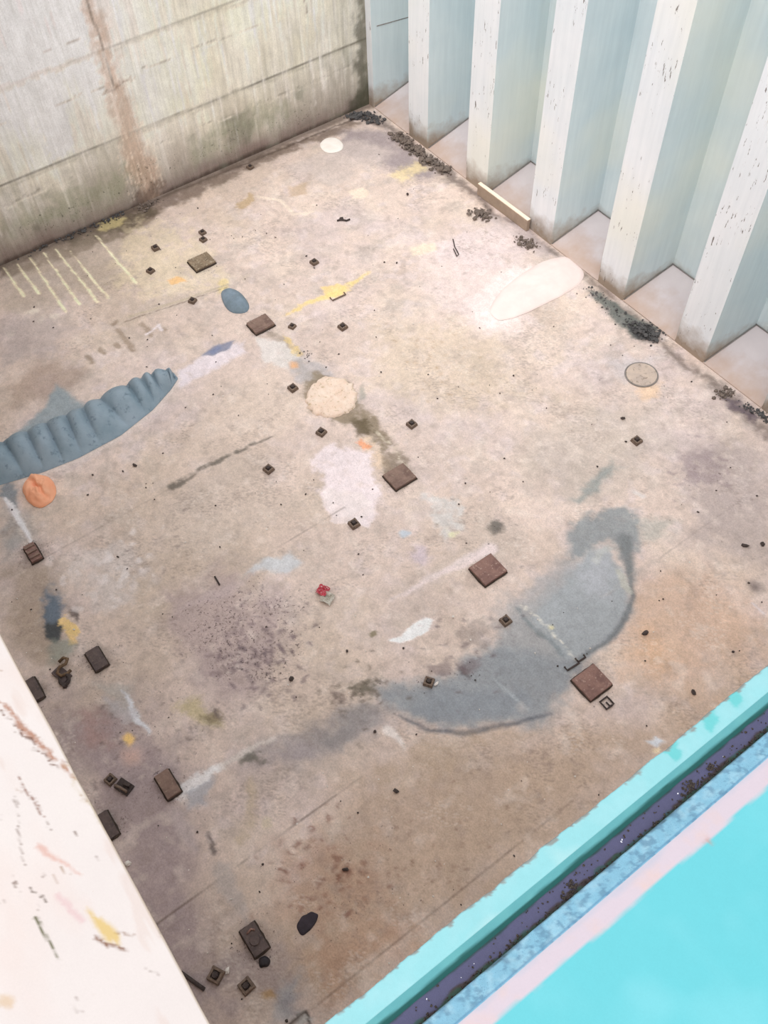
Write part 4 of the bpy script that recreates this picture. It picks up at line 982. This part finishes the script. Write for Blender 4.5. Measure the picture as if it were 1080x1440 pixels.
rubble([(0.023, -0.589), (0.145, -0.335), (0.454, -0.244)], 110, .06, (.015, .045), 'dark rubble heaped in the far corner below the left wall', 1, rub_g)
rubble([(0.943, -0.277), (1.294, -0.245), (1.773, -0.258), (2.249, -0.195)], 230, .055, (.015, .05), 'ridge of brown rubble along the foot of the first full rib', 2, None, .07)
rubble([(3.257, -0.432), (3.521, -0.425)], 60, .06, (.015, .045), 'small rubble clump on the floor in front of the timber batten', 3)
rubble([(4.124, -0.347), (4.312, -0.342), (4.473, -0.316)], 70, .05, (.012, .035), 'thin trail of rubble behind the pale powder heap', 4)
rubble([(5.606, -0.296), (5.92, -0.293), (6.257, -0.319)], 45, .06, (.008, .02), 'gritty rubble trail right of the pale powder heap', 5, rub_g, .02)
rubble([(6.416, -0.34), (6.65, -0.26), (6.817, -0.199)], 130, .07, (.014, .04), 'black wet rubble heap before the fourth rib', 6, rub_g)
rubble([(8.067, -0.338), (8.13, -0.195)], 40, .04, (.012, .035), 'small rubble clump at the right edge beside the purple stain', 7)
rubble([(8.39, -0.233), (8.568, -0.156), (8.738, -0.166)], 60, .04, (.010, .028), 'dark crumbs on the purple stain at the right edge', 8, rub_g, .03)
rubble([(-0.104, -6.481), (-0.084, -5.793), (-0.064, -5.084), (-0.054, -4.82)], 120, .05, (.008, .03), 'dirt crumbs along the foot of the left wall', 9, rub_g, .02)
rubble([(0.021, -4.611), (0.025, -4.237)], 50, .05, (.010, .03), 'dark clods under the vertical weld of the left wall', 10, rub_m, .03)
rubble([(4.082, -4.166), (4.291, -4.221)], 8, .04, (.012, .025), 'few dark crumbs beside the yellow streak below the brown pad', 12, rub_g, .0)

# individual pebbles
peb_d = mottled('dark pebble', (84, 74, 70), (62, 54, 52), 40, .85)
peb_w = mottled('white pebble', (232, 226, 220), (214, 206, 198), 40, .85)
rnd = random.Random(21)
peb = [
 ((9.946, -3.536), .045, 0, 'dark oval pebble on the orange-tan floor right of the slurry'),
 ((9.828, -1.825), .04, 0, 'dark pebble near the right edge of the floor, left of its neighbours'),
 ((9.936, -1.649), .035, 0, 'dark pebble close to the right photo edge'),
 ((7.608, -1.595), .03, 0, 'dark pebble above the stud below the round cover'),
 ((10.121, -8.89), .035, 1, 'white pebble between the two bottom dark studs'),
 ((8.765, -9.194), .03, 1, 'white pebble beside the lower half hidden pad'),
 ((9.063, -5.71), .03, 1, 'white flake beside the round dark stud'),
 ((10.036, -7.55), .03, 0, 'dark pebble on the red-speckled brown floor'),
 ((9.724, -6.729), .03, 0, 'dark flat pebble on the brown floor below the slurry'),
 ((9.1, -6.541), .025, 0, 'dark pebble left of the small white stroke below the slurry'),
 ((2.299, -1.039), .03, 0, 'small dark pebble in the upper floor near the batten'),
 ((4.508, -6.936), .03, 0, 'dark pebble right of the orange lump and below the slick'),
 ((8.185, -6.255), .025, 0, 'dark pebble left of the fish-shaped white patch'),
 ((8.098, -6.914), .03, 0, 'dark pebble above the soot mark in the lower middle'),
 ((8.544, -5.079), .02, 1, 'white crumb right of the fish-shaped white patch'),
 ((10.732, -3.623), .03, 0, 'dark pebble near the cyan coaming at right'),
]
for p, r, w, lab in peb:
    bm = bmesh.new(); add_chunk(bm, (0, 0, r*.4), r, rnd)
    o = obj('pebble', bm, peb_w if w else peb_d, loc=(p[0], p[1], 0)); tag(o, lab, 'pebble', 'loose pebbles on the hold floor')
# scattered grit
bm = bmesh.new()
for k in range(240):
    x = rnd.uniform(.3, 11.6); y = rnd.uniform(-9.4, -.3)
    r = rnd.uniform(.006, .016)
    add_chunk(bm, (x, y, r*.3), r, rnd)
tag(obj('dark_grit', bm, peb_d, fl), kind='stuff')
bm = bmesh.new()
for k in range(160):
    x = rnd.uniform(4, 11.6); y = rnd.uniform(-9.4, -2)
    r = rnd.uniform(.005, .012)
    add_chunk(bm, (x, y, r*.3), r, rnd)
tag(obj('pale_grit', bm, peb_w, fl), kind='stuff')

# ------------------------------------------------------------------ light, sky, camera
w = bpy.data.worlds.new('sky'); SC.world = w; w.use_nodes = True
nt = w.node_tree; bg = nt.nodes['Background']
bg.inputs[0].default_value = (.96, .97, 1, 1); bg.inputs[1].default_value = 1.4
sun = bpy.data.lights.new('sun', 'SUN'); sun.energy = 2.2; sun.angle = math.radians(60); sun.color = (1, .955, .93)
so = bpy.data.objects.new('sun', sun); link(so)
d = Vector((-.32, .56, -1)).normalized()               # direction the light travels
so.rotation_euler = d.to_track_quat('-Z', 'Y').to_euler(); so.location = (6, -8, 14)

cam = bpy.data.cameras.new('camera'); cam.sensor_fit = 'VERTICAL'; cam.sensor_height = 24
cam.lens = 24*1283.50/1440; cam.clip_start = .05
cob = bpy.data.objects.new('camera', cam); link(cob)
cob.matrix_world = Matrix(((0.586761, -0.659602, 0.469720, 12.067517), (0.809322, 0.496782, -0.313379, -8.279000), (-0.026643, 0.564033, 0.825322, 9.000000), (0.000000, 0.000000, 0.000000, 1.000000)))
SC.camera = cob
SC.view_settings.view_transform = 'Standard'; SC.view_settings.look = 'None'
SC.view_settings.exposure = 0.0; SC.view_settings.gamma = 1; SC.view_settings.use_curve_mapping = False
